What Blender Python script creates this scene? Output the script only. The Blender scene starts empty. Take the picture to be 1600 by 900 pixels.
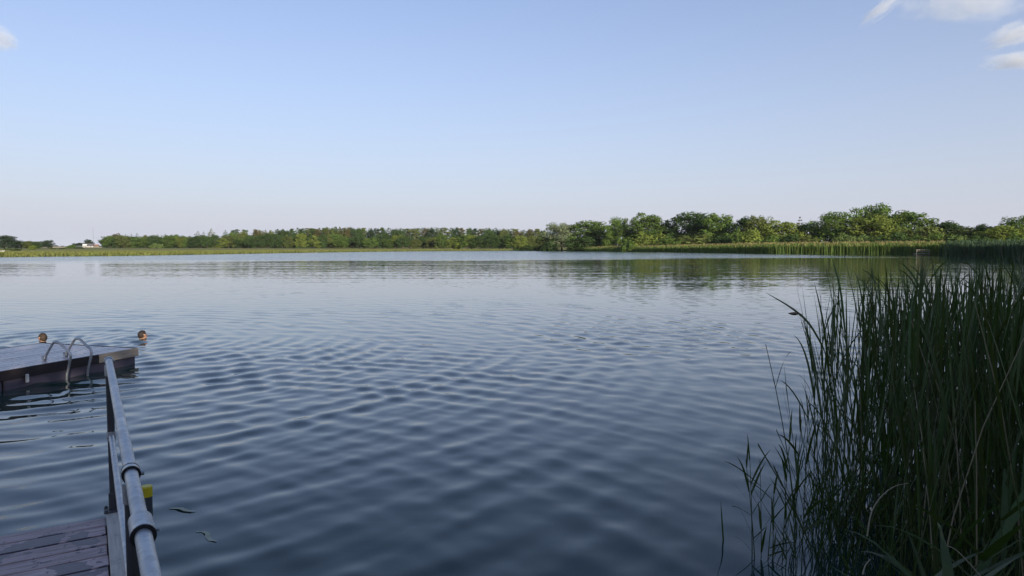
import bpy, bmesh, math, random
import numpy as np
from mathutils import Vector, Matrix, Quaternion

R = math.radians
scene = bpy.context.scene
COL = scene.collection

# ------------------------------------------------------------------ camera
H = 2.05                       # eye height above the water
F = 1600 * 24 / 36.0           # focal length in photo pixels
PITCH = math.atan((450 - 387) / F)
cam_d = bpy.data.cameras.new('camera')
cam_d.lens = 24; cam_d.sensor_width = 36
cam_d.clip_start = 0.05; cam_d.clip_end = 40000
cam = bpy.data.objects.new('camera', cam_d); COL.objects.link(cam)
cam.location = (0, 0, H); cam.rotation_euler = (R(90) - PITCH, 0, 0)
scene.camera = cam

# ------------------------------------------------------------------ light
SUN_EL, SUN_AZ = R(15), R(153)            # azimuth clockwise from +Y (the view direction)
w = bpy.data.worlds.new('World'); scene.world = w; w.use_nodes = True
nt = w.node_tree; nt.nodes.clear()
sky = nt.nodes.new('ShaderNodeTexSky'); sky.sky_type = 'NISHITA'; sky.sun_disc = False
sky.sun_elevation = SUN_EL; sky.sun_rotation = SUN_AZ
sky.altitude = 0; sky.air_density = 1.0; sky.dust_density = 1.0; sky.ozone_density = 2.2
bg = nt.nodes.new('ShaderNodeBackground'); bg.inputs['Strength'].default_value = 0.15
wo = nt.nodes.new('ShaderNodeOutputWorld')
# summer haze low in the sky, the same all round: pale lavender near the horizon, thinning upward
tc = nt.nodes.new('ShaderNodeTexCoord'); sx = nt.nodes.new('ShaderNodeSeparateXYZ'); nt.links.new(tc.outputs['Generated'], sx.inputs[0])
def wm_(op, a, b):
    x = nt.nodes.new('ShaderNodeMath'); x.operation = op
    for i, v in enumerate((a, b)):
        if isinstance(v, (int, float)): x.inputs[i].default_value = v
        else: nt.links.new(v, x.inputs[i])
    return x.outputs[0]
hz = wm_('MULTIPLY', wm_('POWER', 2.71828, wm_('MULTIPLY', wm_('MAXIMUM', sx.outputs[2], 0.0), -1 / 0.28)), 1.0)
hm = nt.nodes.new('ShaderNodeMix'); hm.data_type = 'RGBA'; hm.clamp_factor = True
tn = nt.nodes.new('ShaderNodeMix'); tn.data_type = 'RGBA'; tn.blend_type = 'MULTIPLY'; tn.inputs[0].default_value = 1.0
nt.links.new(sky.outputs[0], tn.inputs[6]); tn.inputs[7].default_value = (0.79, 0.82, 0.97, 1)      # white balance of the photograph
nt.links.new(hz, hm.inputs[0]); nt.links.new(tn.outputs[2], hm.inputs[6]); hm.inputs[7].default_value = (3.06, 3.14, 3.72, 1)
nt.links.new(hm.outputs[2], bg.inputs[0]); nt.links.new(bg.outputs[0], wo.inputs[0])

sd = bpy.data.lights.new('sun', 'SUN'); sd.energy = 5.0; sd.angle = R(0.6); sd.color = (1.0, 0.91, 0.74)
sun = bpy.data.objects.new('sun', sd); COL.objects.link(sun)
to_sun = Vector((math.sin(SUN_AZ) * math.cos(SUN_EL), math.cos(SUN_AZ) * math.cos(SUN_EL), math.sin(SUN_EL)))
sun.rotation_euler = to_sun.to_track_quat('Z', 'Y').to_euler()
sun.location = (0, -30, 40)

scene.view_settings.view_transform = 'Standard'; scene.view_settings.look = 'None'
scene.view_settings.exposure = 0.4; scene.view_settings.gamma = 1.0
scene.view_settings.use_curve_mapping = False
scene.cycles.use_denoising = True
scene.cycles.max_bounces = 6; scene.cycles.transparent_max_bounces = 16
scene.cycles.volume_bounces = 1
scene.cycles.caustics_reflective = False; scene.cycles.caustics_refractive = False

HAZE = 0.000035
# ------------------------------------------------------------------ helpers
def ray(px, py):
    f = Vector((0, math.cos(PITCH), -math.sin(PITCH))); u = Vector((0, math.sin(PITCH), math.cos(PITCH)))
    return f + Vector(((px - 800) / F, 0, 0)) + u * ((450 - py) / F)
def at(px, py, Y=None, z=None):
    d = ray(px, py)
    t = (Y / d.y) if Y is not None else (z - H) / d.z
    return Vector((0, 0, H)) + d * t

def tag(o, label=None, cat=None, group=None, kind=None):
    if label: o['label'] = label
    if cat: o['category'] = cat
    if group: o['group'] = group
    if kind: o['kind'] = kind
    return o
def empty(name, loc=(0, 0, 0), rz=0, label=None, cat=None, group=None):
    o = bpy.data.objects.new(name, None); COL.objects.link(o)
    o.location = loc; o.rotation_euler = (0, 0, rz); o.empty_display_size = 0.2
    return tag(o, label, cat, group)
def mesh_np(name, V, Fq, mats, smooth=False, matidx=None):
    """V (n,3), Fq (m,k) with constant k, or a list of such arrays"""
    me = bpy.data.meshes.new(name)
    V = np.asarray(V, dtype=np.float32)
    if not isinstance(Fq, list): Fq = [Fq]
    Fq = [np.asarray(f, dtype=np.int32) for f in Fq if len(f)]
    me.vertices.add(len(V)); me.vertices.foreach_set('co', V.ravel())
    nl = sum(f.size for f in Fq); npoly = sum(len(f) for f in Fq)
    me.loops.add(nl); me.polygons.add(npoly)
    me.loops.foreach_set('vertex_index', np.concatenate([f.ravel() for f in Fq]))
    tot = np.concatenate([np.full(len(f), f.shape[1], dtype=np.int32) for f in Fq])
    st = np.zeros(npoly, dtype=np.int32); st[1:] = np.cumsum(tot)[:-1]
    me.polygons.foreach_set('loop_start', st); me.polygons.foreach_set('loop_total', tot)
    if smooth: me.polygons.foreach_set('use_smooth', np.ones(npoly, dtype=bool))
    if not isinstance(mats, (list, tuple)): mats = [mats]
    for m in mats: me.materials.append(m)
    if matidx is not None: me.polygons.foreach_set('material_index', np.asarray(matidx, dtype=np.int32))
    me.update(calc_edges=True)
    return me
def obj(name, me, parent=None, loc=(0, 0, 0), rot=(0, 0, 0)):
    o = bpy.data.objects.new(name, me); COL.objects.link(o)
    o.location = loc; o.rotation_euler = rot
    if parent: o.parent = parent
    return o
class MB:
    """collects tubes, boxes, ribbons into one mesh"""
    def __init__(s): s.v = []; s.f = []; s.m = []; s.n = 0
    def add(s, V, Fs, m=0):
        s.v.append(np.asarray(V, dtype=float).reshape(-1, 3))
        for f in Fs: s.f.append([i + s.n for i in f]); s.m.append(m)
        s.n += len(s.v[-1])
    def box(s, c, e, rz=0, bev=0.0, m=0, jit=None):
        cx, cy, cz = c; ex, ey, ez = [k / 2 for k in e]
        bm = bmesh.new(); bmesh.ops.create_cube(bm, size=1)
        for v in bm.verts: v.co = Vector((v.co.x * 2 * ex, v.co.y * 2 * ey, v.co.z * 2 * ez))
        if bev > 0: bmesh.ops.bevel(bm, geom=bm.edges[:] , offset=bev, segments=1, affect='EDGES', profile=0.5)
        bm.verts.ensure_lookup_table()
        cs, sn = math.cos(rz), math.sin(rz)
        V = [(cx + v.co.x * cs - v.co.y * sn, cy + v.co.x * sn + v.co.y * cs, cz + v.co.z) for v in bm.verts]
        s.add(V, [[v.index for v in f.verts] for f in bm.faces], m); bm.free()
    def tube(s, pts, r, n=12, cap=True, m=0):
        pts = [Vector(p) for p in pts]; k = len(pts)
        rs = r if isinstance(r, (list, tuple)) else [r] * k
        V = []; up = None
        for i, p in enumerate(pts):
            t = (pts[min(i + 1, k - 1)] - pts[max(i - 1, 0)]).normalized()
            if up is None:
                up = Vector((0, 0, 1)) if abs(t.z) < 0.9 else Vector((1, 0, 0))
            a = (up - t * up.dot(t)).normalized(); up = a
            b = t.cross(a)
            for j in range(n):
                q = 2 * math.pi * j / n
                V.append(p + (a * math.cos(q) + b * math.sin(q)) * rs[i])
        Fs = [[i * n + j, i * n + (j + 1) % n, (i + 1) * n + (j + 1) % n, (i + 1) * n + j] for i in range(k - 1) for j in range(n)]
        if cap: Fs += [list(range(n))[::-1], [(k - 1) * n + j for j in range(n)]]
        s.add(V, Fs, m)
    def ribbon(s, pts, ws, side, m=0, fold=0.0):
        """blade along pts with half widths ws"""
        pts = [Vector(p) for p in pts]; k = len(pts); V = []
        for i, p in enumerate(pts):
            t = (pts[min(i + 1, k - 1)] - pts[max(i - 1, 0)]).normalized()
            sd_ = t.cross(side); sd_ = sd_.normalized() if sd_.length > 1e-6 else Vector((1, 0, 0))
            nn = sd_.cross(t)
            V += [p - sd_ * ws[i] + nn * fold * ws[i], p + sd_ * ws[i] + nn * fold * ws[i]]
        Fs = [[2 * i, 2 * i + 1, 2 * i + 3, 2 * i + 2] for i in range(k - 1)]
        s.add(V, Fs, m)
    def mesh(s, name, mats, smooth=False):
        me = bpy.data.meshes.new(name)
        me.from_pydata([tuple(v) for v in np.concatenate(s.v)], [], s.f)
        if not isinstance(mats, (list, tuple)): mats = [mats]
        for q in mats: me.materials.append(q)
        me.polygons.foreach_set('material_index', s.m)
        if smooth: me.polygons.foreach_set('use_smooth', [True] * len(me.polygons))
        me.update()
        return me
    def build(s, name, mats, parent=None, smooth=False, **k):
        return obj(name, s.mesh(name, mats, smooth), parent, **k)
def smooth_by_angle(o, ang=40):
    me = o.data
    me.polygons.foreach_set('use_smooth', [True] * len(me.polygons))
    bm = bmesh.new(); bm.from_mesh(me)
    for e in bm.edges:
        if len(e.link_faces) == 2 and e.calc_face_angle(0) > R(ang): e.smooth = False
    bm.to_mesh(me); bm.free()

# ------------------------------------------------------------------ materials
def newmat(name):
    m = bpy.data.materials.new(name); m.use_nodes = True
    n = m.node_tree; n.nodes.clear()
    out = n.nodes.new('ShaderNodeOutputMaterial')
    return m, n, out
def N(n, t, **kw):
    x = n.nodes.new(t)
    for k, v in kw.items():
        if k in x.inputs.keys() if hasattr(x.inputs, 'keys') else False: x.inputs[k].default_value = v
        else: setattr(x, k, v)
    return x
def L(n, a, b): n.links.new(a, b)
def math_n(n, op, a, b=None, c=None, clamp=False):
    x = n.nodes.new('ShaderNodeMath'); x.operation = op; x.use_clamp = clamp
    for i, v in enumerate((a, b, c)):
        if v is None: continue
        if isinstance(v, (int, float)): x.inputs[i].default_value = v
        else: n.links.new(v, x.inputs[i])
    return x.outputs[0]
def maprange(n, v, a, b, c=0.0, d=1.0, smooth=True):
    x = n.nodes.new('ShaderNodeMapRange'); x.interpolation_type = 'SMOOTHSTEP' if smooth else 'LINEAR'
    n.links.new(v, x.inputs[0])
    for i, q in zip((1, 2, 3, 4), (a, b, c, d)): x.inputs[i].default_value = q
    return x.outputs[0]
def mixc(n, fac, a, b, blend='MIX'):
    x = n.nodes.new('ShaderNodeMix'); x.data_type = 'RGBA'; x.blend_type = blend
    for i, v in ((0, fac), (6, a), (7, b)):
        if isinstance(v, (int, float)): x.inputs[i].default_value = v
        elif isinstance(v, tuple): x.inputs[i].default_value = (*v[:3], 1)
        else: n.links.new(v, x.inputs[i])
    return x.outputs[2]
def noise(n, vec, scale, detail=3, rough=0.5, dims='3D'):
    x = n.nodes.new('ShaderNodeTexNoise'); x.noise_dimensions = dims
    x.inputs['Scale'].default_value = scale; x.inputs['Detail'].default_value = detail; x.inputs['Roughness'].default_value = rough
    if vec is not None: n.links.new(vec, x.inputs['Vector'])
    return x
def vscale(n, vec, s):
    x = n.nodes.new('ShaderNodeVectorMath'); x.operation = 'MULTIPLY'; n.links.new(vec, x.inputs[0]); x.inputs[1].default_value = s
    return x.outputs[0]
def pos(n): return n.nodes.new('ShaderNodeNewGeometry').outputs['Position']
def objco(n): return n.nodes.new('ShaderNodeTexCoord').outputs['Object']
def principled(n, out, **kw):
    p = n.nodes.new('ShaderNodeBsdfPrincipled')
    for k, v in kw.items():
        k = k.replace('_', ' ')
        if isinstance(v, tuple): p.inputs[k].default_value = (*v[:3], 1) if len(v) == 3 and k.endswith('Color') else v
        elif isinstance(v, (int, float)): p.inputs[k].default_value = v
        else: n.links.new(v, p.inputs[k])
    n.links.new(p.outputs[0], out.inputs[0])
    return p

def foliage_mat(name, colour=None, trans=0.22, var=0.26):
    """leaves: colour from the object's own colour, varied per leaf"""
    m, n, out = newmat(name)
    if colour is None: base = n.nodes.new('ShaderNodeObjectInfo').outputs['Color']
    else:
        rgb = n.nodes.new('ShaderNodeRGB'); rgb.outputs[0].default_value = (*colour, 1); base = rgb.outputs[0]
    rnd = n.nodes.new('ShaderNodeNewGeometry').outputs['Random Per Island']
    nz = noise(n, objco(n), 0.35, 2).outputs['Fac']
    v = math_n(n, 'ADD', math_n(n, 'MULTIPLY', rnd, var), math_n(n, 'MULTIPLY', nz, 0.9))
    v = math_n(n, 'ADD', v, 0.55 - var / 2 * 0.4)
    hs = n.nodes.new('ShaderNodeHueSaturation'); L(n, base, hs.inputs['Color']); L(n, v, hs.inputs['Value'])
    L(n, math_n(n, 'ADD', math_n(n, 'MULTIPLY', rnd, 0.04), 0.48), hs.inputs['Hue'])
    d = n.nodes.new('ShaderNodeBsdfDiffuse'); L(n, hs.outputs[0], d.inputs[0])
    t = n.nodes.new('ShaderNodeBsdfTranslucent')
    L(n, mixc(n, 1.0, hs.outputs[0], (1.1, 1.15, 0.5), 'MULTIPLY'), t.inputs[0])
    mx = n.nodes.new('ShaderNodeMixShader'); mx.inputs[0].default_value = trans
    L(n, d.outputs[0], mx.inputs[1]); L(n, t.outputs[0], mx.inputs[2]); L(n, mx.outputs[0], out.inputs[0])
    return m
M = {}
M['leaf'] = foliage_mat('leaf')
M['needle'] = foliage_mat('needle', trans=0.12, var=0.35)
def simple(name, colour, rough=0.7, metal=0.0, nscale=None, namp=0.3, spec=0.5, bump=0.0):
    m, n, out = newmat(name)
    c = colour
    if nscale:
        nz = noise(n, objco(n), nscale, 5, 0.6).outputs['Fac']
        c = mixc(n, nz, tuple(k * (1 - namp) for k in colour), tuple(k * (1 + namp) for k in colour))
    p = principled(n, out, Base_Color=c, Roughness=rough, Metallic=metal)
    p.inputs['Specular IOR Level'].default_value = spec
    if bump and nscale:
        b = n.nodes.new('ShaderNodeBump'); b.inputs['Strength'].default_value = bump; b.inputs['Distance'].default_value = 0.01
        L(n, nz, b.inputs['Height']); L(n, b.outputs[0], p.inputs['Normal'])
    return m
M['bark'] = simple('bark', (0.10, 0.075, 0.055), 0.9, nscale=3, namp=0.4, bump=0.5)
M['bark_pale'] = simple('bark_pale', (0.28, 0.24, 0.2), 0.9, nscale=3, namp=0.4)
M['white_paint'] = simple('white_paint', (0.6, 0.59, 0.56), 0.6, nscale=4, namp=0.1)
M['roof_dark'] = simple('roof_dark', (0.09, 0.08, 0.09), 0.8, nscale=2, namp=0.2)
M['roof_red'] = simple('roof_red', (0.22, 0.1, 0.07), 0.8, nscale=2, namp=0.2)
M['glass'] = simple('glass', (0.03, 0.04, 0.05), 0.1)
M['post'] = simple('post_steel_shaded', (0.07, 0.07, 0.075), 0.5, metal=0.4, nscale=9, namp=0.3)  # darker than the rail steel, painting the posts' shaded side
M['mast'] = simple('mast_steel', (0.3, 0.3, 0.32), 0.6, metal=0.5)
M['yellow'] = simple('yellow_cap', (0.62, 0.5, 0.02), 0.45, nscale=30, namp=0.12)
M['pile'] = simple('pile_plastic', (0.06, 0.07, 0.075), 0.6, nscale=20, namp=0.35)
M['rubber'] = simple('rubber', (0.015, 0.015, 0.017), 0.55)
M['float'] = simple('float', (0.085, 0.07, 0.095), 0.45, nscale=5, namp=.5)
M['skin'] = simple('skin', (0.36, 0.20, 0.135), 0.5, nscale=14, namp=0.12)
M['hair'] = simple('hair', (0.018, 0.010, 0.007), 0.75, nscale=40, namp=0.5)
M['hair_light'] = simple('hair_light', (0.035, 0.019, 0.011), 0.75, nscale=40, namp=0.5)
M['eye'] = simple('eye', (0.02, 0.02, 0.02), 0.1)
M['stem'] = simple('reed_stem', (0.05, 0.078, 0.02), 0.5, nscale=6, namp=0.35)
M['stem_dry'] = simple('reed_dry', (0.29, 0.24, 0.15), 0.7, nscale=9, namp=0.3)
M['head'] = simple('seed_head', (0.16, 0.11, 0.07), 0.9, nscale=9, namp=0.3)
def blade_mat(name, colour):
    m, n, out = newmat(name)
    oi = n.nodes.new('ShaderNodeObjectInfo')
    rnd = n.nodes.new('ShaderNodeNewGeometry').outputs['Random Per Island']
    v = math_n(n, 'ADD', math_n(n, 'MULTIPLY', math_n(n, 'ADD', rnd, oi.outputs['Random']), 0.45), 0.55)
    hs = n.nodes.new('ShaderNodeHueSaturation'); hs.inputs['Color'].default_value = (*colour, 1); L(n, v, hs.inputs['Value'])
    L(n, math_n(n, 'ADD', math_n(n, 'MULTIPLY', oi.outputs['Random'], 0.07), 0.465), hs.inputs['Hue'])
    gl = n.nodes.new('ShaderNodeBsdfPrincipled'); gl.inputs['Roughness'].default_value = 0.42
    gl.inputs['Specular IOR Level'].default_value = 0.35
    L(n, hs.outputs[0], gl.inputs['Base Color'])
    t = n.nodes.new('ShaderNodeBsdfTranslucent'); L(n, mixc(n, 1.0, hs.outputs[0], (1.0, 1.15, 0.5), 'MULTIPLY'), t.inputs[0])
    mx = n.nodes.new('ShaderNodeMixShader'); mx.inputs[0].default_value = 0.3
    L(n, gl.outputs[0], mx.inputs[1]); L(n, t.outputs[0], mx.inputs[2]); L(n, mx.outputs[0], out.inputs[0])
    return m
M['blade'] = blade_mat('reed_blade', (0.052, 0.08, 0.02))
M['far_blade'] = foliage_mat('far_reed', (0.11, 0.155, 0.042), 0.35, 0.6)
M['far_blade_shaded'] = foliage_mat('far_reed_shaded', (0.055, 0.085, 0.05), 0.25, 0.5)  # shade over the nearer reed bank is put into this darker colour
M['plume'] = foliage_mat('far_reed_plume', (0.20, 0.16, 0.08), 0.3, 0.5)
M['grass'] = foliage_mat('meadow_grass', (0.14, 0.15, 0.05), 0.3, 0.5)
M['pine_mass'] = foliage_mat('pine_mass', (0.038, 0.066, 0.028), 0.12, 0.5)
M['far_mass'] = foliage_mat('far_mass', (0.05, 0.08, 0.032), 0.15, 0.5)  # leaf colour darkened so gaps between nearer trees look shaded
M['grain'] = simple('ripe_grain', (0.46, 0.37, 0.2), 0.9, nscale=0.03, namp=0.12)

# galvanised steel
m, n, out = newmat('galvanised_steel')
vor = n.nodes.new('ShaderNodeTexVoronoi'); vor.inputs['Scale'].default_value = 55; L(n, objco(n), vor.inputs['Vector'])
nz = noise(n, objco(n), 7, 5, 0.65).outputs['Fac']
sp = n.nodes.new('ShaderNodeSeparateColor'); L(n, vor.outputs['Color'], sp.inputs[0])
f = math_n(n, 'ADD', math_n(n, 'MULTIPLY', sp.outputs[0], 0.3), math_n(n, 'MULTIPLY', nz, 0.9), clamp=True)
principled(n, out, Base_Color=mixc(n, maprange(n, noise(n, vscale(n, objco(n), (30, 3, 30)), 1.0, 6, .7).outputs['Fac'], .55, .72, 0, .55), mixc(n, f, (0.22, 0.23, 0.24), (0.60, 0.61, 0.62)), (0.2, 0.2, 0.2)), Metallic=0.75,
           Roughness=maprange(n, nz, 0.3, 0.7, 0.34, 0.58))
M['galv'] = m

def wood(name, c0, c1, wet=0.5, r_dry=0.62, r_wet=0.4):
    """weathered boards, grain along the board's X axis, wet blotches that lie dark and glossy"""
    m, n, out = newmat(name)
    oc = objco(n)
    oi = n.nodes.new('ShaderNodeObjectInfo')
    off = n.nodes.new('ShaderNodeVectorMath'); off.operation = 'ADD'
    cmb = n.nodes.new('ShaderNodeCombineXYZ')
    L(n, math_n(n, 'MULTIPLY', oi.outputs['Random'], 37.0), cmb.inputs[2])
    L(n, oc, off.inputs[0]); L(n, cmb.outputs[0], off.inputs[1])
    gr = noise(n, vscale(n, off.outputs[0], (3, 60, 30)), 1.0, 6, 0.7).outputs['Fac']
    col = mixc(n, maprange(n, gr, 0.3, 0.7), c0, c1)
    col = mixc(n, math_n(n, 'MULTIPLY', oi.outputs['Random'], 0.35), col, tuple(k * 0.55 for k in c0))
    wp = pos(n)
    wn = noise(n, vscale(n, wp, (1, 1, 1)), 4.2, 4, 0.55).outputs['Fac']
    sp1 = noise(n, wp, 17, 3, 0.6).outputs['Fac']
    mask = math_n(n, 'MAXIMUM', maprange(n, wn, 0.56, 0.575), maprange(n, sp1, 0.635, 0.65))
    mask = math_n(n, 'MULTIPLY', mask, wet)
    col = mixc(n, mask, col, mixc(n, 1.0, col, (0.22, 0.20, 0.26), 'MULTIPLY'))
    rough = math_n(n, 'SUBTRACT', r_dry, math_n(n, 'MULTIPLY', mask, r_dry - r_wet))
    p = principled(n, out, Base_Color=col, Roughness=rough)
    b = n.nodes.new('ShaderNodeBump'); b.inputs['Distance'].default_value = 0.003
    L(n, math_n(n, 'SUBTRACT', 0.6, math_n(n, 'MULTIPLY', mask, 0.5)), b.inputs['Strength'])
    L(n, gr, b.inputs['Height']); L(n, b.outputs[0], p.inputs['Normal'])
    return m
M['plank'] = wood('deck_wood', (0.25, 0.175, 0.175), (0.62, 0.48, 0.46), 1.0)
M['kerb'] = wood('kerb_wood', (0.40, 0.36, 0.31), (0.62, 0.56, 0.49), 0.25)
M['raft_plank'] = wood('raft_wood', (0.34, 0.31, 0.33), (0.52, 0.48, 0.50), 0.5, 0.3, 0.22)
M['dark_wood'] = wood('dark_wood', (0.014, 0.009, 0.011), (0.03, 0.02, 0.02), 0.3)
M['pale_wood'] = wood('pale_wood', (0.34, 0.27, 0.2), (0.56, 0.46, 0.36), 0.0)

# ------------------------------------------------------------------ water material
m, n, out = newmat('lake_water')
P = pos(n)
sx = n.nodes.new('ShaderNodeSeparateXYZ'); L(n, P, sx.inputs[0])
D = sx.outputs[1]
def slope(vec_s, scale, detail=2):
    c = noise(n, vscale(n, P, vec_s), scale, detail, 0.55)
    s = n.nodes.new('ShaderNodeVectorMath'); s.operation = 'SUBTRACT'; L(n, c.outputs['Color'], s.inputs[0]); s.inputs[1].default_value = (0.5, 0.5, 0.5)
    return s.outputs[0]
def vmul(v, f):
    x = n.nodes.new('ShaderNodeVectorMath'); x.operation = 'SCALE'; L(n, v, x.inputs[0])
    if isinstance(f, (int, float)): x.inputs['Scale'].default_value = f
    else: L(n, f, x.inputs['Scale'])
    return x.outputs[0]
def vadd(a, b):
    x = n.nodes.new('ShaderNodeVectorMath'); x.operation = 'ADD'; L(n, a, x.inputs[0]); L(n, b, x.inputs[1]); return x.outputs[0]
# ruffled band of wind on the far water
wob = noise(n, vscale(n, P, (0.012, 0.03, 0)), 1.0, 4, 0.55).outputs['Fac']
Dw = math_n(n, 'ADD', math_n(n, 'SUBTRACT', D, math_n(n, 'MULTIPLY', sx.outputs[0], 0.30)), math_n(n, 'MULTIPLY', math_n(n, 'SUBTRACT', wob, 0.5), 70.0))
band = maprange(n, Dw, 100, 140)
band = math_n(n, 'MULTIPLY', band, maprange(n, sx.outputs[0], 95, 60, 0.25, 1.0))
mid = maprange(n, D, 18, 60)
fine = vmul(slope((1.0, 2.2, 1), 2.6, 2), math_n(n, 'ADD', 0.026, math_n(n, 'MULTIPLY', mid, 0.06)))
streak = vmul(slope((0.10, 1.0, 1), 0.55, 3), math_n(n, 'MULTIPLY', mid, 0.05))
ruff = vmul(slope((1, 1, 1), 3.1, 2), math_n(n, 'MULTIPLY', band, 0.85))
# ripple slopes skewed towards the viewer so the band reflects higher, bluer sky
ab = n.nodes.new('ShaderNodeVectorMath'); ab.operation = 'ABSOLUTE'; L(n, ruff, ab.inputs[0])
s_all = vadd(vadd(fine, streak), vadd(vscale(n, ruff, (1.0, 0.35, 0)), vscale(n, ab.outputs[0], (0, -1.0, 0))))
s_xy = vscale(n, s_all, (0.6, 1.0, 0.0))
geo = n.nodes.new('ShaderNodeNewGeometry')
nv = n.nodes.new('ShaderNodeVectorMath'); nv.operation = 'NORMALIZE'; L(n, vadd(geo.outputs['Normal'], s_xy), nv.inputs[0])
murk = noise(n, P, 0.12, 2).outputs['Fac']
p = principled(n, out, Base_Color=mixc(n, murk, (0.013, 0.032, 0.027), (0.02, 0.044, 0.034)), Roughness=0.03, IOR=1.40)
L(n, nv.outputs[0], p.inputs['Normal'])
M['water'] = m

# ------------------------------------------------------------------ terrain
def th(px): return math.atan((px - 800) / F)
SH = [(-180, 1.2), (-150, 1.6), (-120, 6), (-100, 25), (-80, 60), (-60, 105), (-45, 140)]
for px, y in ((0, 401.6), (100, 400.6), (200, 399.6), (300, 398), (400, 396.2), (500, 394.6), (600, 393.2), (700, 392.4), (800, 391.9), (812, 391.9),
              (850, 392.0), (900, 392.3), (1000, 393.6), (1100, 395.0), (1200, 396.4), (1300, 397.0), (1400, 397.6), (1470, 398.4), (1500, 401), (1600, 403)):
    D_ = H * math.cos(PITCH) / ((y - 387) / F)
    a = th(px); SH.append((math.degrees(a), D_ / math.cos(a)))
SH += [(42, 110), (50, 60), (58, 26), (66, 9), (80, 3.2), (110, 1.8), (150, 1.3), (180, 1.2)]
SHA = np.array(SH)
def rshore(deg): return np.interp(deg, SHA[:, 0], SHA[:, 1])
def bank(s):
    return np.interp(s, [-60, -6, -2, 0, 0.5, 2, 8, 30, 100, 300, 700, 1500, 6000], [-2.2, -1.3, -0.45, 0.0, 0.14, 0.32, 0.5, 0.62, 0.85, 1.3, 2.0, 4.0, 6.0])
def hill(x, y):
    z = 9.0 * np.exp(-((x + 120) / 330) ** 2 - ((y - 1000) / 170) ** 2)
    z += 1.0 * np.exp(-((x + 620) / 200) ** 2 - ((y - 1150) / 200) ** 2)
    return z
def ground_z(x, y):
    d = math.degrees(math.atan2(x, y)); r = math.hypot(x, y)
    return float(bank(r - rshore(d)) + hill(x, y))
degs = np.concatenate([np.arange(-180, -42, 3.0), np.arange(-42, 42, 0.35), np.arange(42, 180, 3.0)])
ss = np.array([-60, -20, -6, -2, -0.8, 0, 0.5, 2, 5, 10, 18, 30, 50, 80, 120, 180, 260, 350, 450, 560, 680, 800, 900, 1000, 1100, 1250, 1500, 2200, 4000, 9000.0])
rng = np.random.default_rng(5)
rs = rshore(degs) * (1 + 0.004 * rng.standard_normal(len(degs)) * (np.abs(degs) < 42))
SS, DG = np.meshgrid(ss, degs); RS = np.repeat(rs[:, None], len(ss), 1)
RR = np.where(SS < 0, np.maximum(RS + SS, RS * (0.3 + 0.7 * np.clip(1 + SS / 60, 0, 1))), RS + SS)
X = RR * np.sin(np.radians(DG)); Y = RR * np.cos(np.radians(DG))
Zt = bank(SS) + np.where(SS > 0, hill(X, Y), 0)
nd, ns = X.shape
idx = np.arange(nd * ns).reshape(nd, ns)
nx_ = np.roll(idx, -1, 0)
quads = np.stack([idx[:, :-1], idx[:, 1:], nx_[:, 1:], nx_[:, :-1]], -1).reshape(-1, 4)
m, n, out = newmat('meadow_ground')
P = pos(n)
at_ = n.nodes.new('ShaderNodeAttribute'); at_.attribute_name = 'inland'
inl = math_n(n, 'ADD', at_.outputs['Fac'], math_n(n, 'MULTIPLY', math_n(n, 'SUBTRACT', noise(n, vscale(n, P, (0.02, 0.02, 0)), 1, 4).outputs['Fac'], 0.5), 60.0))
cr = n.nodes.new('ShaderNodeValToRGB'); L(n, maprange(n, inl, 0, 400, 0, 1, False), cr.inputs[0])
els = cr.color_ramp.elements
stops = ((0.0, (0.07, 0.085, 0.025)), (0.02, (0.13, 0.16, 0.035)), (0.12, (0.20, 0.20, 0.05)), (0.3, (0.26, 0.235, 0.075)), (0.5, (0.13, 0.16, 0.04)), (0.75, (0.28, 0.25, 0.10)), (1.0, (0.10, 0.12, 0.04)))
els[0].position = 0; els[0].color = (*stops[0][1], 1); els[1].position = 1.0; els[1].color = (*stops[-1][1], 1)
for p_, c_ in stops[1:-1]:
    e = els.new(p_); e.color = (*c_, 1)
fn = noise(n, vscale(n, P, (0.3, 0.3, 0.3)), 1, 6, 0.7).outputs['Fac']
col = mixc(n, 1.0, cr.outputs[0], mixc(n, fn, (0.6, 0.62, 0.55), (1.35, 1.3, 1.2)), 'MULTIPLY')
near_ = noise(n, P, 5, 5).outputs['Fac']
p = principled(n, out, Base_Color=col, Roughness=0.95)
p.inputs['Specular IOR Level'].default_value = 0.1
b = n.nodes.new('ShaderNodeBump'); b.inputs['Distance'].default_value = 0.05; b.inputs['Strength'].default_value = 0.6; L(n, near_, b.inputs['Height']); L(n, b.outputs[0], p.inputs['Normal'])
gm = mesh_np('ground', np.stack([X, Y, Zt], -1).reshape(-1, 3), quads[:, ::-1], m, True)
a_ = gm.attributes.new('inland', 'FLOAT', 'POINT'); a_.data.foreach_set('value', SS.astype(np.float32).ravel())
tag(obj('ground', gm), 'grassy lake shore and meadows around the water', kind='structure')

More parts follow.
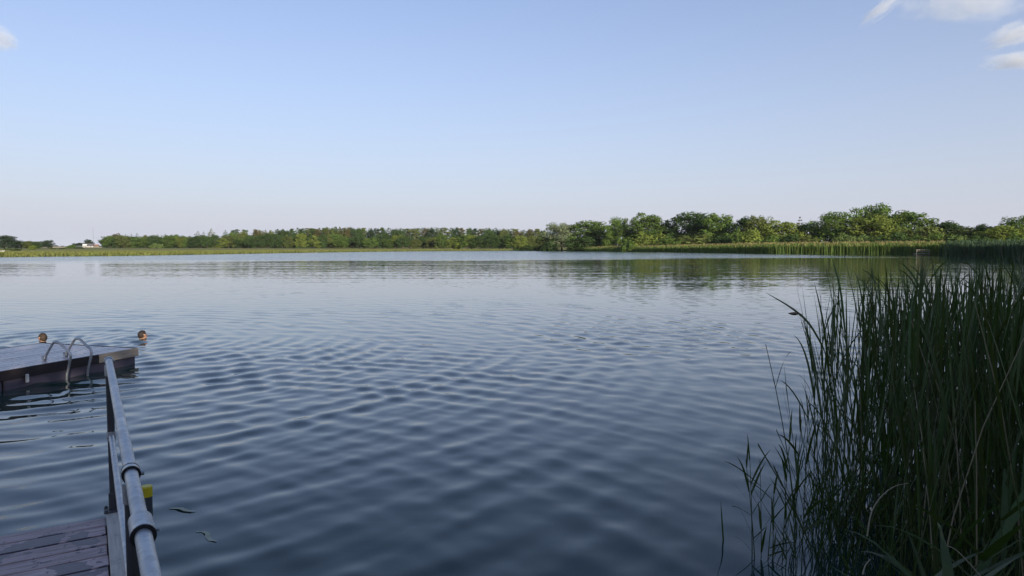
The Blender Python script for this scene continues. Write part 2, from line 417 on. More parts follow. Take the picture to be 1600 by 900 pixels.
# ------------------------------------------------------------------ lake: ripples from the swimmers and the floating stage, crossing
SW1 = at(67, 533, z=0); SW2 = at(222, 529, z=0)
rows = [-3.0]
while rows[-1] < 900:
    y = rows[-1]
    rows.append(y + (0.042 if y < 7 else 0.0075 * y if y < 62 else 0.05 * y))
rows = np.array(rows)
u = np.linspace(-1, 1, 521)
u = np.concatenate([[-4, -2, -1.3], u, [1.3, 2, 4]])
YY = np.repeat(rows[:, None], len(u), 1); XX = (0.8 * np.maximum(rows, 0) + 5.5)[:, None] * u[None, :]
def fbm(x, y, seed, sc):
    r = np.random.default_rng(seed); v = 0
    for k in range(6):
        a = r.uniform(0, 2 * np.pi); f = sc * r.uniform(0.6, 1.6)
        v = v + np.sin(f * (x * np.cos(a) + y * np.sin(a)) + r.uniform(0, 6.28))
    return v / 6
Zw = np.zeros_like(XX)
wx = XX + 0.32 * fbm(XX, YY, 1, 0.6); wy = YY + 0.32 * fbm(XX, YY, 2, 0.6)
r = np.random.default_rng(11)
def crest(t): return np.cos(t) + 0.22 * np.cos(2 * t)
def ring(cx, cy, lam, slope_, seed, spread=0.25, nk=4):
    global Zw
    q = np.random.default_rng(seed)
    d = np.hypot(wx - cx, wy - cy)
    for k in range(nk):
        l = lam * (1 + spread * q.uniform(-1, 1))
        env = np.clip(0.5 + 1.2 * fbm(XX, YY, seed * 7 + k, 0.5), 0, 1.8)
        Zw += env * np.minimum(1.15, (7.0 / np.maximum(d, 1)) ** 0.7) * slope_ / nk ** 0.5 * l / 6.283 * crest(6.283 * d / l + q.uniform(0, 6.28))
def plane(deg, lam, slope_, seed, nk=4, da=10):
    global Zw
    q = np.random.default_rng(seed)
    for k in range(nk):
        l = lam * q.uniform(0.75, 1.3); a = R(deg + q.uniform(-da, da))
        env = np.clip(0.45 + 1.35 * fbm(XX, YY, seed * 5 + k, 0.55), 0, 1.9)
        Zw += env * slope_ / nk ** 0.5 * l / 6.283 * crest(6.283 * (wx * math.sin(a) + wy * math.cos(a)) / l + q.uniform(0, 6.28))
ring(SW1.x, SW1.y, 0.56, 0.056, 3, .22, 4)
ring(SW2.x + 0.3, SW2.y - 0.3, 0.45, 0.046, 4, .22, 4)
ring(-5.5, 0.5, 0.50, 0.056, 5, .25, 4)
ring(-7.6, 12.0, 0.70, 0.036, 6, .22, 4)
ring(-6.5, 9.0, 0.30, 0.024, 13, .3, 5)
plane(38, 0.58, 0.034, 7, 5, 20)
plane(-12, 0.85, 0.018, 8, 4, 18)
plane(10, 0.25, 0.018, 9, 6, 40)
plane(-35, 0.38, 0.012, 10, 5, 20)
plane(20, 0.15, 0.009, 12, 5, 50)
fade = np.clip(1.25 - rows / 48, 0, 1)[:, None] * np.ones_like(XX)
inside = (np.abs(u) <= 1.0)[None, :]
calm = 1 - 0.55 * np.exp(-((XX - 2.6) / 1.6) ** 2 - ((YY - 4.4) / 1.2) ** 2)
Zw = Zw * fade * inside * calm * (1.4 + 0.2 * np.clip((YY - 5) / 6, 0, 1)) * np.clip(1.0 + 0.8 * fbm(XX, YY, 99, 0.35), 0.45, 1.5)
# churned water round each swimmer
for c, sd_ in ((SW1, 21), (SW2, 22)):
    d = np.hypot(XX - c.x, (YY - c.y))
    Zw += 0.03 * np.exp(-(d / 0.8) ** 2) * fbm(XX, YY, sd_, 10.0) + 0.013 * np.exp(-(d / 1.6) ** 2) * np.sin(6.283 * d / 0.42)
nr, nc = XX.shape
idx = np.arange(nr * nc).reshape(nr, nc)
quads = np.stack([idx[:-1, :-1], idx[:-1, 1:], idx[1:, 1:], idx[1:, :-1]], -1).reshape(-1, 4)
wm = mesh_np('lake', np.stack([XX, YY, Zw], -1).reshape(-1, 3), quads, M['water'], True)
tag(obj('lake', wm), 'calm blue lake with crossing ripples', kind='structure')

# ------------------------------------------------------------------ leaf clouds
def leaves(rng, clumps, per, size, up=0.15, shell=0.55):
    C = np.array(clumps, dtype=float)
    vol = (C[:, 3] * C[:, 4] + C[:, 4] * C[:, 5] + C[:, 3] * C[:, 5])
    cnt = np.maximum(6, (per * vol / vol.sum())).astype(int)
    ci = np.repeat(np.arange(len(C)), cnt); n_ = len(ci)
    d = rng.standard_normal((n_, 3)); d /= np.linalg.norm(d, axis=1)[:, None]
    rad = shell + (1.06 - shell) * rng.random(n_) ** 0.6
    Pp = C[ci, :3] + d * C[ci, 3:6] * rad[:, None]
    nn = d * 1.0 + rng.standard_normal((n_, 3)) * 0.26; nn[:, 2] += up
    nn /= np.linalg.norm(nn, axis=1)[:, None]
    t = rng.standard_normal((n_, 3)); t -= nn * (t * nn).sum(1)[:, None]; t /= np.linalg.norm(t, axis=1)[:, None]
    bt = np.cross(nn, t)
    s = size * rng.uniform(0.6, 1.35, n_)[:, None]
    V = np.stack([Pp - t * s, Pp - bt * s * 0.55, Pp + t * s, Pp + bt * s * 0.55], 1)
    return V.reshape(-1, 3)
def quad_idx(nv): return np.arange(nv).reshape(-1, 4)
def broadleaf(seed, h=15.0, w_=13.0, base=0.17, per=8000, size=0.33, lobes=15, sub=7, openness=1.0):
    """crown of lobes carried on limbs; returns (crown verts, trunk MB)"""
    q = np.random.default_rng(seed); cl = []; tb = MB()
    tb.tube([(0, 0, -0.3), (0.1, 0.05, h * 0.2), (q.uniform(-.3, .3), q.uniform(-.3, .3), h * 0.55), (0, 0, h * 0.8)], [h * .026, h * .02, h * .013, h * .004], 7)
    for k in range(lobes):
        a = 2.4 * k + q.uniform(-0.5, 0.5); tz = (k + 0.5) / lobes
        zc = h * (base + 0.74 * tz)
        prof = math.sin(math.pi * min(0.95, 0.27 + 0.63 * tz)) ** 0.6
        rr = w_ / 2 * prof * q.uniform(0.48, 0.74)
        lr = w_ * q.uniform(0.17, 0.25) * (0.65 + 0.5 * prof)
        c = np.array([rr * math.cos(a), rr * math.sin(a), zc])
        if c[2] + lr > h: c[2] = h - lr
        tb.tube([(0, 0, h * (0.1 + 0.3 * tz)), tuple(c * np.array([.5, .5, 0.85])), tuple(c)], [h * .011, h * .007, h * .002], 5)
        cl.append((*c, lr * .75, lr * .75, lr * .7))
        for j in range(sub):
            d = q.standard_normal(3); d /= np.linalg.norm(d); d[2] = d[2] * 0.8 + 0.12
            sr = lr * q.uniform(0.38, 0.6)
            pc = c + d * lr * q.uniform(0.6, 0.98) * openness
            cl.append((*pc, sr, sr, sr * q.uniform(0.65, 0.95)))
    cl.append((0, 0, h * .5, w_ * .31, w_ * .31, h * .37))
    V = leaves(q, cl, per, size)
    V[:, 2] = np.maximum(V[:, 2], 0.05)
    V[:, 2] *= h / V[:, 2].max()
    return V, tb
def bush(seed, h=6.0, w_=9.0, per=3000, size=0.28, lobes=10, sub=5):
    q = np.random.default_rng(seed); cl = []; tb = MB()
    for k in range(lobes):
        a = q.uniform(0, 6.28); rr = w_ / 2 * q.uniform(0.05, 0.72)
        fall = math.sqrt(max(0.05, 1 - (rr / (w_ / 2)) ** 2))
        lr = h * q.uniform(0.2, 0.3)
        zc = h * fall * q.uniform(0.35, 0.78)
        c = np.array([rr * math.cos(a), rr * math.sin(a), zc])
        tb.tube([(q.uniform(-.3, .3), q.uniform(-.3, .3), -0.2), tuple(c * np.array([.6, .6, .6])), tuple(c)], [.09, .06, .02], 5)
        cl.append((*c, lr, lr, lr))
        cl.append((c[0], c[1], zc * 0.45, lr, lr, zc * 0.5))
        for j in range(sub):
            d = q.standard_normal(3); d /= np.linalg.norm(d); sr = lr * q.uniform(0.3, 0.5)
            cl.append((*(c + d * lr * q.uniform(.75, 1.1)), sr, sr, sr))
    V = leaves(q, cl, per, size); V[:, 2] = np.maximum(V[:, 2], 0.02); V[:, 2] *= h / V[:, 2].max()
    return V, tb
def spruce(seed, h=17.0, w_=11.0, per=2400, size=0.42):
    q = np.random.default_rng(seed); cl = []; tb = MB()
    tb.tube([(0, 0, -0.3), (0, 0, h * .5), (0, 0, h * .98)], [h * .016, h * .01, h * .002], 6)
    lv = 13
    for k in range(lv):
        t = k / (lv - 1); z = h * (0.08 + 0.88 * t); rad = w_ / 2 * (1 - t) ** 0.5 * q.uniform(.8, 1.15) + 0.12
        nb = max(3, int(8 * (1 - t) + 2))
        for j in range(nb):
            a = 6.28 * j / nb + q.uniform(-.4, .4); L_ = rad * q.uniform(.7, 1.1)
            cl.append((L_ * .6 * math.cos(a), L_ * .6 * math.sin(a), z - L_ * .18, L_ * .42 + .1, L_ * .42 + .1, h * .028))
    cl.append((0, 0, h * .97, .15, .15, h * .035))
    V = leaves(q, cl, per, size, up=.3, shell=.2); V[:, 2] *= h / V[:, 2].max()
    return V, tb
def pine(seed, h=18.0, w_=8.0, per=1300, size=0.36):
    q = np.random.default_rng(seed); cl = []; tb = MB()
    tb.tube([(0, 0, -0.3), (q.uniform(-.3, .3), 0, h * .5), (0, 0, h * .93)], [h * .018, h * .013, h * .004], 6)
    for k in range(9):
        a = 2.4 * k; t = k / 8; z = h * (.5 + .42 * t); rr = w_ / 2 * (1 - .75 * t) * q.uniform(.45, .8)
        c = np.array([rr * math.cos(a), rr * math.sin(a), z])
        tb.tube([(0, 0, z - h * .05), tuple(c)], [h * .006, h * .002], 4)
        for j in range(5):
            d = q.standard_normal(3) * np.array([1.3, 1.3, .6]); sr = w_ * q.uniform(.07, .13)
            cl.append((*(c + d * w_ * .08), sr * 1.2, sr * 1.2, sr * .7))
    V = leaves(q, cl, per, size, up=.3, shell=.3); V[:, 2] *= h / V[:, 2].max()
    return V, tb
KIND = {}
def register(kind, gens, hh, ww, mat, bark):
    KIND[kind] = []
    for V, tb in gens:
        ext = np.percentile(np.abs(V[:, :2]), 97) * 2
        KIND[kind].append((mesh_np('crown', V, quad_idx(len(V)), mat), tb.mesh('trunk', bark, True), hh, ext, V))
register('broad', [broadleaf(100 + k, w_=12 + k % 3, lobes=13 + k % 4) for k in range(6)], 15.0, 13, M['leaf'], M['bark'])
register('bush', [bush(200 + k) for k in range(5)], 6.0, 9, M['leaf'], M['bark'])
register('spruce', [spruce(300 + k) for k in range(3)], 17.0, 6, M['needle'], M['bark'])
register('pine', [pine(400 + k) for k in range(3)], 18.0, 8, M['needle'], M['bark'])
trng = random.Random(77)
def tree(name, kind, x, y, ztop, width, colour, label, cat='tree', group=None, var=None, zb=None):
    pv = KIND[kind]; cm, tm, h0, w0, _ = pv[trng.randrange(len(pv)) if var is None else var % len(pv)]
    z0 = ground_z(x, y) if zb is None else zb
    h = max(0.8, ztop - z0)
    e = empty(name, (x, y, z0), trng.uniform(0, 6.28), label, cat, group)
    if kind == 'spruce' and width > 4: width *= 1.5
    e.scale = (width / w0, width / w0, h / h0)
    c = obj('crown', cm, e); v = trng.uniform(0.85, 1.15)
    c.color = (colour[0] * v, colour[1] * v, colour[2] * v, 1)
    obj('trunk' if kind != 'bush' else 'stems', tm, e)
    return e
def ptree(name, kind, px, top, wpx, Y, colour, label, cat='tree', group=None, var=None):
    p = at(px, top, Y=Y)
    return tree(name, kind, p.x, Y, p.z, wpx * Y / F, colour, label, cat, group, var)
G_MID = (0.088, 0.135, 0.032); G_YEL = (0.145, 0.18, 0.04); G_DARK = (0.05, 0.082, 0.026); G_OLIVE = (0.105, 0.125, 0.038)
G_LIGHT = (0.125, 0.17, 0.055); G_SILVER = (0.17, 0.20, 0.115); G_TEAL = (0.035, 0.055, 0.03); G_BROWN = (0.095, 0.088, 0.034)

# ------------------------------------------------------------------ trees of the right-hand shore
RT = [  # name, kind, px, top, width px, depth, colour, label
 ('sedge_clump', 'bush', 826, 383.5, 34, 438, G_DARK, 'low dark clump at the tip of the wooded point', 'bush'),
 ('willow_bush', 'bush', 843, 368, 34, 440, G_OLIVE, 'small olive bush just left of the silvery willow', 'bush'),
 ('silver_willow', 'broad', 878, 347, 46, 430, G_SILVER, 'silvery pale willow at the waterside end of the point', 'tree'),
 ('willow_bush', 'bush', 862, 370, 26, 426, G_DARK, 'dark bush at the foot of the silvery willow, shade put in its colour', 'bush'),  # dark leaf colour stands in for the willow's shaded left side
 ('willow_bush', 'bush', 895, 376, 22, 424, G_MID, 'small green bush right of the silvery willow, by the water', 'bush'),
 ('willow_tree', 'broad', 924, 343, 58, 425, G_MID, 'broad green willow standing behind and right of the silvery one', 'tree'),
 ('willow_bush', 'bush', 915, 366, 44, 405, G_DARK, 'dark green bush under the broad willow', 'bush'),
 ('willow_bush', 'bush', 951, 363, 28, 400, G_MID, 'rounded bush in front of the narrow pale stemmed tree', 'bush'),
 ('alder_tree', 'broad', 968, 338, 32, 395, G_MID, 'narrow upright tree with pale stem between two broad ones', 'tree'),
 ('alder_tree', 'broad', 984, 352, 22, 400, G_DARK, 'dark small tree tucked behind the narrow upright one', 'tree'),
 ('willow_tree', 'broad', 1012, 331, 58, 385, G_MID, 'tall round headed tree, first tall one right of the point', 'tree'),
 ('willow_tree', 'broad', 1046, 343, 32, 380, G_DARK, 'shorter dark tree leaning on the right of the tall round one', 'tree'),
 ('willow_bush', 'bush', 1003, 361, 50, 350, G_YEL, 'bright yellow green bush in front of the tall round tree', 'bush'),
 ('willow_bush', 'bush', 984, 373, 26, 342, G_MID, 'low bush behind the reeds, left of the bright yellow one', 'bush'),
 ('willow_bush', 'bush', 1036, 364, 30, 350, G_DARK, 'dark bush beside the bright yellow green one', 'bush'),
 ('oak_tree', 'broad', 1084, 329, 62, 370, G_DARK, 'dark spreading tree with several humps in its crown', 'tree'),
 ('oak_tree', 'broad', 1122, 331, 46, 350, G_MID, 'tall tree with sunlit right edge beside the dark spreading one', 'tree'),
 ('willow_bush', 'bush', 1085, 363, 82, 330, G_OLIVE, 'wide low olive mound in front of the dark spreading tree', 'bush'),
 ('willow_bush', 'bush', 1052, 370, 36, 325, G_MID, 'small bush at the left end of the wide olive mound', 'bush'),
 ('willow_bush', 'bush', 1130, 364, 40, 318, G_DARK, 'dark low bush at the right end of the olive mound', 'bush'),
 ('willow_bush', 'bush', 1150, 354, 36, 330, G_MID, 'green bush filling the gap right of the sunlit edged tree', 'bush'),
 ('alder_tree', 'broad', 1162, 337, 32, 335, G_DARK, 'dark tree with a slightly pointed head left of the paired crowns', 'tree'),
 ('alder_tree', 'broad', 1186, 335, 38, 330, G_OLIVE, 'olive tree standing directly right of the dark pointed one', 'tree'),
 ('willow_bush', 'bush', 1172, 354, 44, 300, G_YEL, 'yellow green bush at the feet of the paired crowns', 'bush'),
 ('willow_tree', 'broad', 1222, 343, 62, 315, G_YEL, 'wide yellowish willow with a low rounded head', 'tree'),
 ('dead_tree', 'spruce', 1250, 338, 14, 330, G_BROWN, 'thin spiky tree poking above the yellowish willow', 'tree'),
 ('alder_tree', 'broad', 1268, 347, 42, 320, G_DARK, 'dark low tree between the yellowish willow and open crowned tree', 'tree'),
 ('willow_bush', 'bush', 1235, 363, 52, 285, G_DARK, 'dark green bush under the wide yellowish willow', 'bush'),
 ('willow_bush', 'bush', 1203, 366, 34, 285, G_MID, 'low green bush left of the dark one under yellowish willow', 'bush'),
 ('willow_tree', 'broad', 1306, 329, 56, 300, G_MID, 'open crowned tree standing alone left of the tallest tree', 'tree'),
 ('willow_bush', 'bush', 1272, 366, 40, 275, G_OLIVE, 'olive bush to the left below the open crowned tree', 'bush'),
 ('willow_bush', 'bush', 1318, 360, 32, 268, G_LIGHT, 'pale green rounded bush below the open crowned tree', 'bush'),
 ('willow_bush', 'bush', 1350, 363, 40, 268, G_LIGHT, 'pale green bush right of its rounded twin, under tallest tree', 'bush'),
 ('willow_tree', 'broad', 1368, 317, 54, 305, G_MID, 'tallest tree of the right shore with domed top', 'tree'),
 ('willow_tree', 'broad', 1366, 334, 66, 290, G_YEL, 'bright bushy willow directly in front of the tallest tree', 'tree'),
 ('willow_tree', 'broad', 1420, 328, 74, 295, G_MID, 'wide sloping crown right of the tallest tree', 'tree'),
 ('willow_bush', 'bush', 1392, 362, 46, 262, G_DARK, 'dark hedge like bush in front of the wide sloping crown', 'bush'),
 ('willow_bush', 'bush', 1440, 352, 60, 268, G_OLIVE, 'large olive bush under the wide sloping crown', 'bush'),
 ('willow_bush', 'bush', 1436, 366, 44, 252, G_MID, 'green low bush behind the small pale jetty', 'bush'),
 ('alder_tree', 'broad', 1478, 344, 46, 280, G_DARK, 'dark rounded tree at the right end of the tall group', 'tree'),
 ('willow_bush', 'bush', 1474, 362, 40, 245, G_MID, 'green bush in front of the dark rounded tree', 'bush'),
 ('willow_bush', 'bush', 1500, 365, 34, 240, G_LIGHT, 'pale bush glowing in front of the low gap', 'bush'),
 ('alder_tree', 'broad', 1510, 354, 48, 275, G_OLIVE, 'low olive tree filling the dip in the tree line', 'tree'),
 ('alder_tree', 'broad', 1540, 349, 44, 262, G_DARK, 'dark tree rising right of the dip in the tree line', 'tree'),
 ('willow_tree', 'broad', 1566, 351, 54, 235, G_YEL, 'yellow green willow behind the dark reed bank', 'tree'),
 ('willow_bush', 'bush', 1530, 367, 44, 225, G_DARK, 'dark bush above the left end of the dark reed bank', 'bush'),
 ('alder_tree', 'broad', 1594, 335, 46, 250, G_MID, 'taller tree cut off by the right edge of the picture', 'tree'),
 ('willow_bush', 'bush', 1592, 360, 46, 220, G_MID, 'green bush under the tree at the right edge', 'bush'),
 ('alder_tree', 'broad', 1645, 345, 60, 240, G_OLIVE, 'olive tree beyond the right edge of the picture', 'tree'),
 ('alder_tree', 'broad', 1710, 340, 70, 225, G_MID, 'green tree farthest to the right along the shore', 'tree'),
]
for nm, kd, px, top, wp, Y_, colr, lab, cat in RT:
    ptree(nm, kd, px, top, wp * 1.12, Y_, colr, lab, cat, 'trees and bushes of the right shore')

# ------------------------------------------------------------------ left copse, farm and far wood
G1 = 'trees of the copse on the left shore'
LT = [
 ('copse_tree', 'broad', 6, 367, 36, 420, G_TEAL, 'tallest tree of the left copse, cut by the picture edge', 'tree'),
 ('copse_tree', 'broad', -30, 366, 40, 420, G_DARK, 'tree of the left copse just outside the picture edge', 'tree'),
 ('copse_tree', 'broad', 33, 376, 20, 440, G_DARK, 'second tree of the left copse, lower and darker', 'tree'),
 ('copse_tree', 'broad', 46, 376, 18, 430, G_OLIVE, 'olive middle tree of the left copse with visible trunks', 'tree'),
 ('copse_tree', 'broad', 60, 376.5, 18, 430, G_DARK, 'dark tree of the left copse next to its right end', 'tree'),
 ('copse_tree', 'broad', 75, 374.5, 15, 430, G_TEAL, 'dark bluish tree ending the left copse', 'tree'),
 ('copse_bush', 'bush', 10, 388, 13, 300, G_LIGHT, 'light green bush in front of the left copse', 'bush'),
 ('copse_bush', 'bush', 52, 383, 13, 330, G_YEL, 'yellowish bush at the edge of the left copse', 'bush'),
 ('copse_bush', 'bush', 24, 389.5, 13, 260, G_DARK, 'dark low bush on the left meadow near the white boat', 'bush'),
 ('copse_bush', 'bush', 82, 388.5, 10, 420, G_OLIVE, 'small olive bush beside the grain field', 'bush'),
 ('copse_bush', 'bush', 96, 388.8, 11, 420, G_DARK, 'dark bush in front of the pale grain field', 'bush'),
 ('copse_bush', 'bush', 111, 382, 15, 480, G_MID, 'rounded green bush left of the farm', 'bush'),
 ('copse_bush', 'bush', 125, 387, 18, 460, G_DARK, 'low dark hedge in front of the farm', 'bush'),
 ('farm_tree', 'broad', 117, 380, 9, 900, G_TEAL, 'first bluish tree of the farm, on the left', 'tree'),
 ('farm_tree', 'broad', 124, 379, 8, 900, G_TEAL, 'bluish farm tree in the middle of the low three', 'tree'),
 ('farm_tree', 'broad', 130, 379.5, 8, 900, G_TEAL, 'bluish farm tree next to the tall one', 'tree'),
 ('farm_tree', 'broad', 138, 373.5, 13, 900, G_TEAL, 'tall bluish tree standing above the farm buildings', 'tree'),
 ('farm_tree', 'broad', 86, 383, 7, 1100, G_TEAL, 'tiny distant tree above the grain field', 'tree'),
 ('farm_tree', 'broad', 97, 384, 5, 1100, G_TEAL, 'tiniest distant tree above the grain field', 'tree'),
 ('farm_tree', 'bush', 150, 382.5, 8, 1000, G_TEAL, 'low distant bush right of the radio mast', 'bush'),
 ('farm_tree', 'bush', 158, 384, 9, 900, G_DARK, 'dark bush between farm and far wood', 'bush'),
 ('round_bush', 'bush', 244, 379, 18, 520, G_LIGHT, 'ball shaped pale green bush standing alone before the far wood', 'bush'),
]
for nm, kd, px, top, wp, Y_, colr, lab, cat in LT:
    ptree(nm, kd, px, top, wp, Y_, colr, lab, cat, G1 if 'copse' in nm else None)
GW = 'trees of the far wood'
FW = [  # single trees of the wood that the photograph tells apart
 ('wood_tree', 'broad', 167, 371, 20, 640, G_TEAL, 'dark bluish tree at the left end of the far wood'),
 ('wood_tree', 'broad', 182, 364, 20, 650, G_BROWN, 'brownish tall tree near the left end of the far wood'),
 ('spruce_tree', 'spruce', 196, 366, 10, 660, G_DARK, 'thin conifer right of the brownish tall tree'),
 ('spruce_tree', 'spruce', 205, 365, 11, 660, G_OLIVE, 'second thin conifer right of the brownish tall tree'),
 ('spruce_tree', 'spruce', 214, 364, 9, 660, G_DARK, 'slim spire of a conifer above the left wood'),
 ('spruce_tree', 'spruce', 246, 365.5, 11, 670, G_OLIVE, 'conifer spire straight above the ball shaped bush'),
 ('spruce_tree', 'spruce', 258, 365, 8, 670, G_DARK, 'slim conifer spire just right of the ball shaped bush'),
 ('wood_tree', 'broad', 278, 366, 30, 640, G_MID, 'broad sunlit dome between two groups of conifers'),
 ('wood_tree', 'broad', 296, 370, 34, 620, G_OLIVE, 'wide olive tree sloping down right of the sunlit dome'),
 ('spruce_tree', 'spruce', 309, 361, 13, 660, G_DARK, 'dark conifer left of the tallest spire'),
 ('spruce_tree', 'spruce', 318, 362, 12, 660, G_BROWN, 'brownish conifer left of the tallest spire'),
 ('spruce_tree', 'spruce', 330, 357, 15, 650, G_OLIVE, 'tallest conifer spire of the far wood'),
 ('spruce_tree', 'spruce', 352, 359.5, 14, 655, G_DARK, 'dark conifer standing right of the tallest spire'),
 ('wood_tree', 'broad', 364, 362, 18, 645, G_MID, 'green rounded tree next to the dark conifer'),
 ('wood_tree', 'broad', 378, 361, 18, 645, G_OLIVE, 'olive rounded tree in front of the brown pines'),
 ('pine_tree', 'pine', 368, 358, 15, 680, G_DARK, 'pine head above the green rounded tree'),
 ('pine_tree', 'pine', 382, 358.5, 14, 680, G_DARK, 'pine head above the olive rounded tree'),
 ('pine_tree', 'pine', 399, 358, 14, 680, G_BROWN, 'brown pine where the wood becomes even'),
]
for nm, kd, px, top, wp, Y_, colr, lab in FW:
    ptree(nm, kd, px, top, wp, Y_, colr, lab, 'tree', GW)
# the even middle of the wood: rounded trees in front, pines behind, alike to the eye
px = 172
while px < 842:
    top = 369.5 + trng.uniform(-4.5, 3.5) - (1.5 if 400 < px < 600 else 0) + (0.5 if px < 300 else 0)
    c_ = trng.choice([G_MID, G_YEL, G_DARK, G_OLIVE, G_MID, G_DARK, G_DARK])
    lab = {G_MID: 'mid green', G_YEL: 'yellowish', G_DARK: 'dark green', G_OLIVE: 'olive', G_LIGHT: 'pale green'}[c_] + ' rounded tree in the front row of the far wood'
    ptree('wood_tree', 'broad', px, top, trng.uniform(16, 24), 600 + trng.uniform(-20, 20) - (60 if px > 700 else 0), c_, lab, 'tree', GW)
    px += trng.uniform(8, 12.5)
px = 404
while px < 850:
    top = np.interp(px, [400, 470, 545, 600, 700, 850], [359, 356, 353, 355.5, 355.5, 358]) + trng.uniform(-1.0, 2.0)
    k = trng.choice(['pine', 'broad', 'spruce', 'pine', 'broad'])
    c_ = trng.choice([G_DARK, G_BROWN, G_OLIVE, G_DARK, G_TEAL])
    lab = {G_BROWN: 'brownish', G_DARK: 'dark green', G_OLIVE: 'olive', G_TEAL: 'bluish dark'}[c_] + {'pine': ' pine', 'broad': ' broadleaved tree', 'spruce': ' spruce'}[k] + ' in the back row of the far wood'
    ptree({'pine': 'pine_tree', 'broad': 'wood_tree', 'spruce': 'spruce_tree'}[k], k, px, top, trng.uniform(13, 20), 690 + trng.uniform(-20, 30), c_, lab, 'tree', GW)
    px += trng.uniform(7, 11)
# behind them the mass of the wood and pine hill, read as one mass
def mass(name, mat, specs, label):
    VV = []
    for kd, x, y, zt, wd in specs:
        cm, tm, h0, w0, V = KIND[kd][trng.randrange(len(KIND[kd]))]
        keep = np.repeat(np.random.default_rng(trng.randrange(9999)).random(len(V) // 4) < 0.2, 4)
        V = V[keep]
        z0 = ground_z(x, y); a = trng.uniform(0, 6.28); s = wd / w0
        VV.append(np.stack([x + s * (V[:, 0] * math.cos(a) - V[:, 1] * math.sin(a)), y + s * (V[:, 0] * math.sin(a) + V[:, 1] * math.cos(a)), z0 + V[:, 2] * (zt - z0) / h0], 1))
    VV = np.concatenate(VV)
    return tag(obj(name, mesh_np(name, VV, quad_idx(len(VV)), mat)), label, 'wood', kind='stuff')
sp_ = []
for k in range(150):
    px = trng.uniform(395, 900); Y_ = trng.uniform(740, 930)
    top = np.interp(px, [395, 545, 600, 720, 800, 900], [360, 355, 356, 355, 357, 359]) + trng.uniform(-0.8, 3)
    p_ = at(px, top, Y=Y_); sp_.append((trng.choice(['pine', 'spruce', 'broad']), p_.x, Y_, p_.z, trng.uniform(8, 13)))
mass('pine_wood', M['pine_mass'], sp_, 'dark pine wood on the rise behind the far trees')
sp_ = []
for k in range(75):
    px = trng.uniform(165, 420); Y_ = trng.uniform(690, 780)
    top = np.interp(px, [165, 200, 300, 420], [374, 370, 368, 364]) + trng.uniform(-1, 4)
    p_ = at(px, top, Y=Y_); sp_.append((trng.choice(['broad', 'bush', 'broad']), p_.x, Y_, p_.z, trng.uniform(8, 12)))
for k in range(40):
    px = trng.uniform(900, 1700); Y_ = trng.uniform(430, 480) - max(0, px - 1000) * 0.1
    top = 362 + trng.uniform(-4, 5)
    p_ = at(px, top, Y=Y_); sp_.append(('broad', p_.x, Y_, p_.z, trng.uniform(12, 18)))
for k in range(80):
    px = trng.uniform(-1400, -60) if k > 45 else trng.uniform(-250, 170); Y_ = trng.uniform(1300, 2000)
    top = 384.5 + trng.uniform(-1.2, 1)
    p_ = at(px, top - (6 if k > 45 else 0), Y=Y_); sp_.append(('bush', p_.x, Y_, p_.z, trng.uniform(14, 40) * (2 if k > 45 else 1)))
mass('distant_wood', M['far_mass'], sp_, 'woods behind the nearer trees, shaded depth put into dark leaves')

# grain fields and farm
def sheet(name, quad, mat, label):
    c = [Vector(q) for q in quad]; V = []; k = 12
    for i in range(k + 1):
        for j in range(4):
            a = c[0].lerp(c[1], i / k); b = c[3].lerp(c[2], i / k); V.append(a.lerp(b, j / 3))
    idx = np.arange((k + 1) * 4).reshape(k + 1, 4)
    q = np.stack([idx[:-1, :-1], idx[:-1, 1:], idx[1:, 1:], idx[1:, :-1]], -1).reshape(-1, 4)
    return tag(obj(name, mesh_np(name, np.array([tuple(v) for v in V]), q[:, ::-1], mat)), label, kind='structure')
sheet('grain_field', [at(62, 387.2, Y=640), at(107, 387.2, Y=640), at(106, 384.9, Y=1000), at(70, 384.9, Y=1000)], M['grain'], 'pale ripe grain field left of the farm')
sheet('grain_field', [at(126, 387.2, Y=640), at(160, 387.2, Y=640), at(158, 384.9, Y=980), at(140, 384.9, Y=980)], M['grain'], 'pale ripe grain field below the farm')
def house(px, base, wpx, Y, wall_h, roof_h, wallmat, roofmat, label):
    p_ = at(px, base, Y=Y); wd = wpx * Y / F; dp = wd * 0.6
    e = empty('farm_house', p_, 0.25, label, 'house', 'farm buildings on the far shore')
    b_ = MB(); b_.box((0, 0, wall_h / 2 - .4), (wd, dp, wall_h + .8)); b_.build('wall', wallmat, e)
    r_ = MB(); o_ = 0.35
    x0, y0 = wd / 2 + o_, dp / 2 + o_
    r_.add([(-x0, -y0, wall_h - .1), (x0, -y0, wall_h - .1), (x0, y0, wall_h - .1), (-x0, y0, wall_h - .1), (-x0, 0, wall_h + roof_h), (x0, 0, wall_h + roof_h)],
           [[0, 1, 5, 4], [2, 3, 4, 5], [0, 4, 3], [1, 2, 5], [3, 2, 1, 0]])
    r_.build('roof', roofmat, e)
    d_ = MB(); d_.box((wd * .1, -dp / 2 - .03, 1.0), (1.0, .06, 2.0)); d_.build('door', M['roof_dark'], e)
    for k in (-.36, -.16, .34):
        q_ = MB(); q_.box((wd * k, -dp / 2 - .03, 1.5), (.9, .06, 1.0)); q_.build('window', M['glass'], e)
    return e
house(134, 386.6, 7, 800, 2.4, 1.6, M['white_paint'], M['white_paint'], 'small white farm building left of the dark roofed one')
house(141.5, 386.8, 8, 790, 2.0, 2.6, M['white_paint'], M['roof_dark'], 'farm house with dark roof and white wall under the tall tree')
house(151, 386.6, 6, 830, 2.0, 1.6, M['grain'], M['roof_red'], 'yellowish farm building right of the radio mast')
e = empty('radio_mast', at(146.5, 386, Y=1500), 0, 'thin tall radio mast above the farm', 'mast')
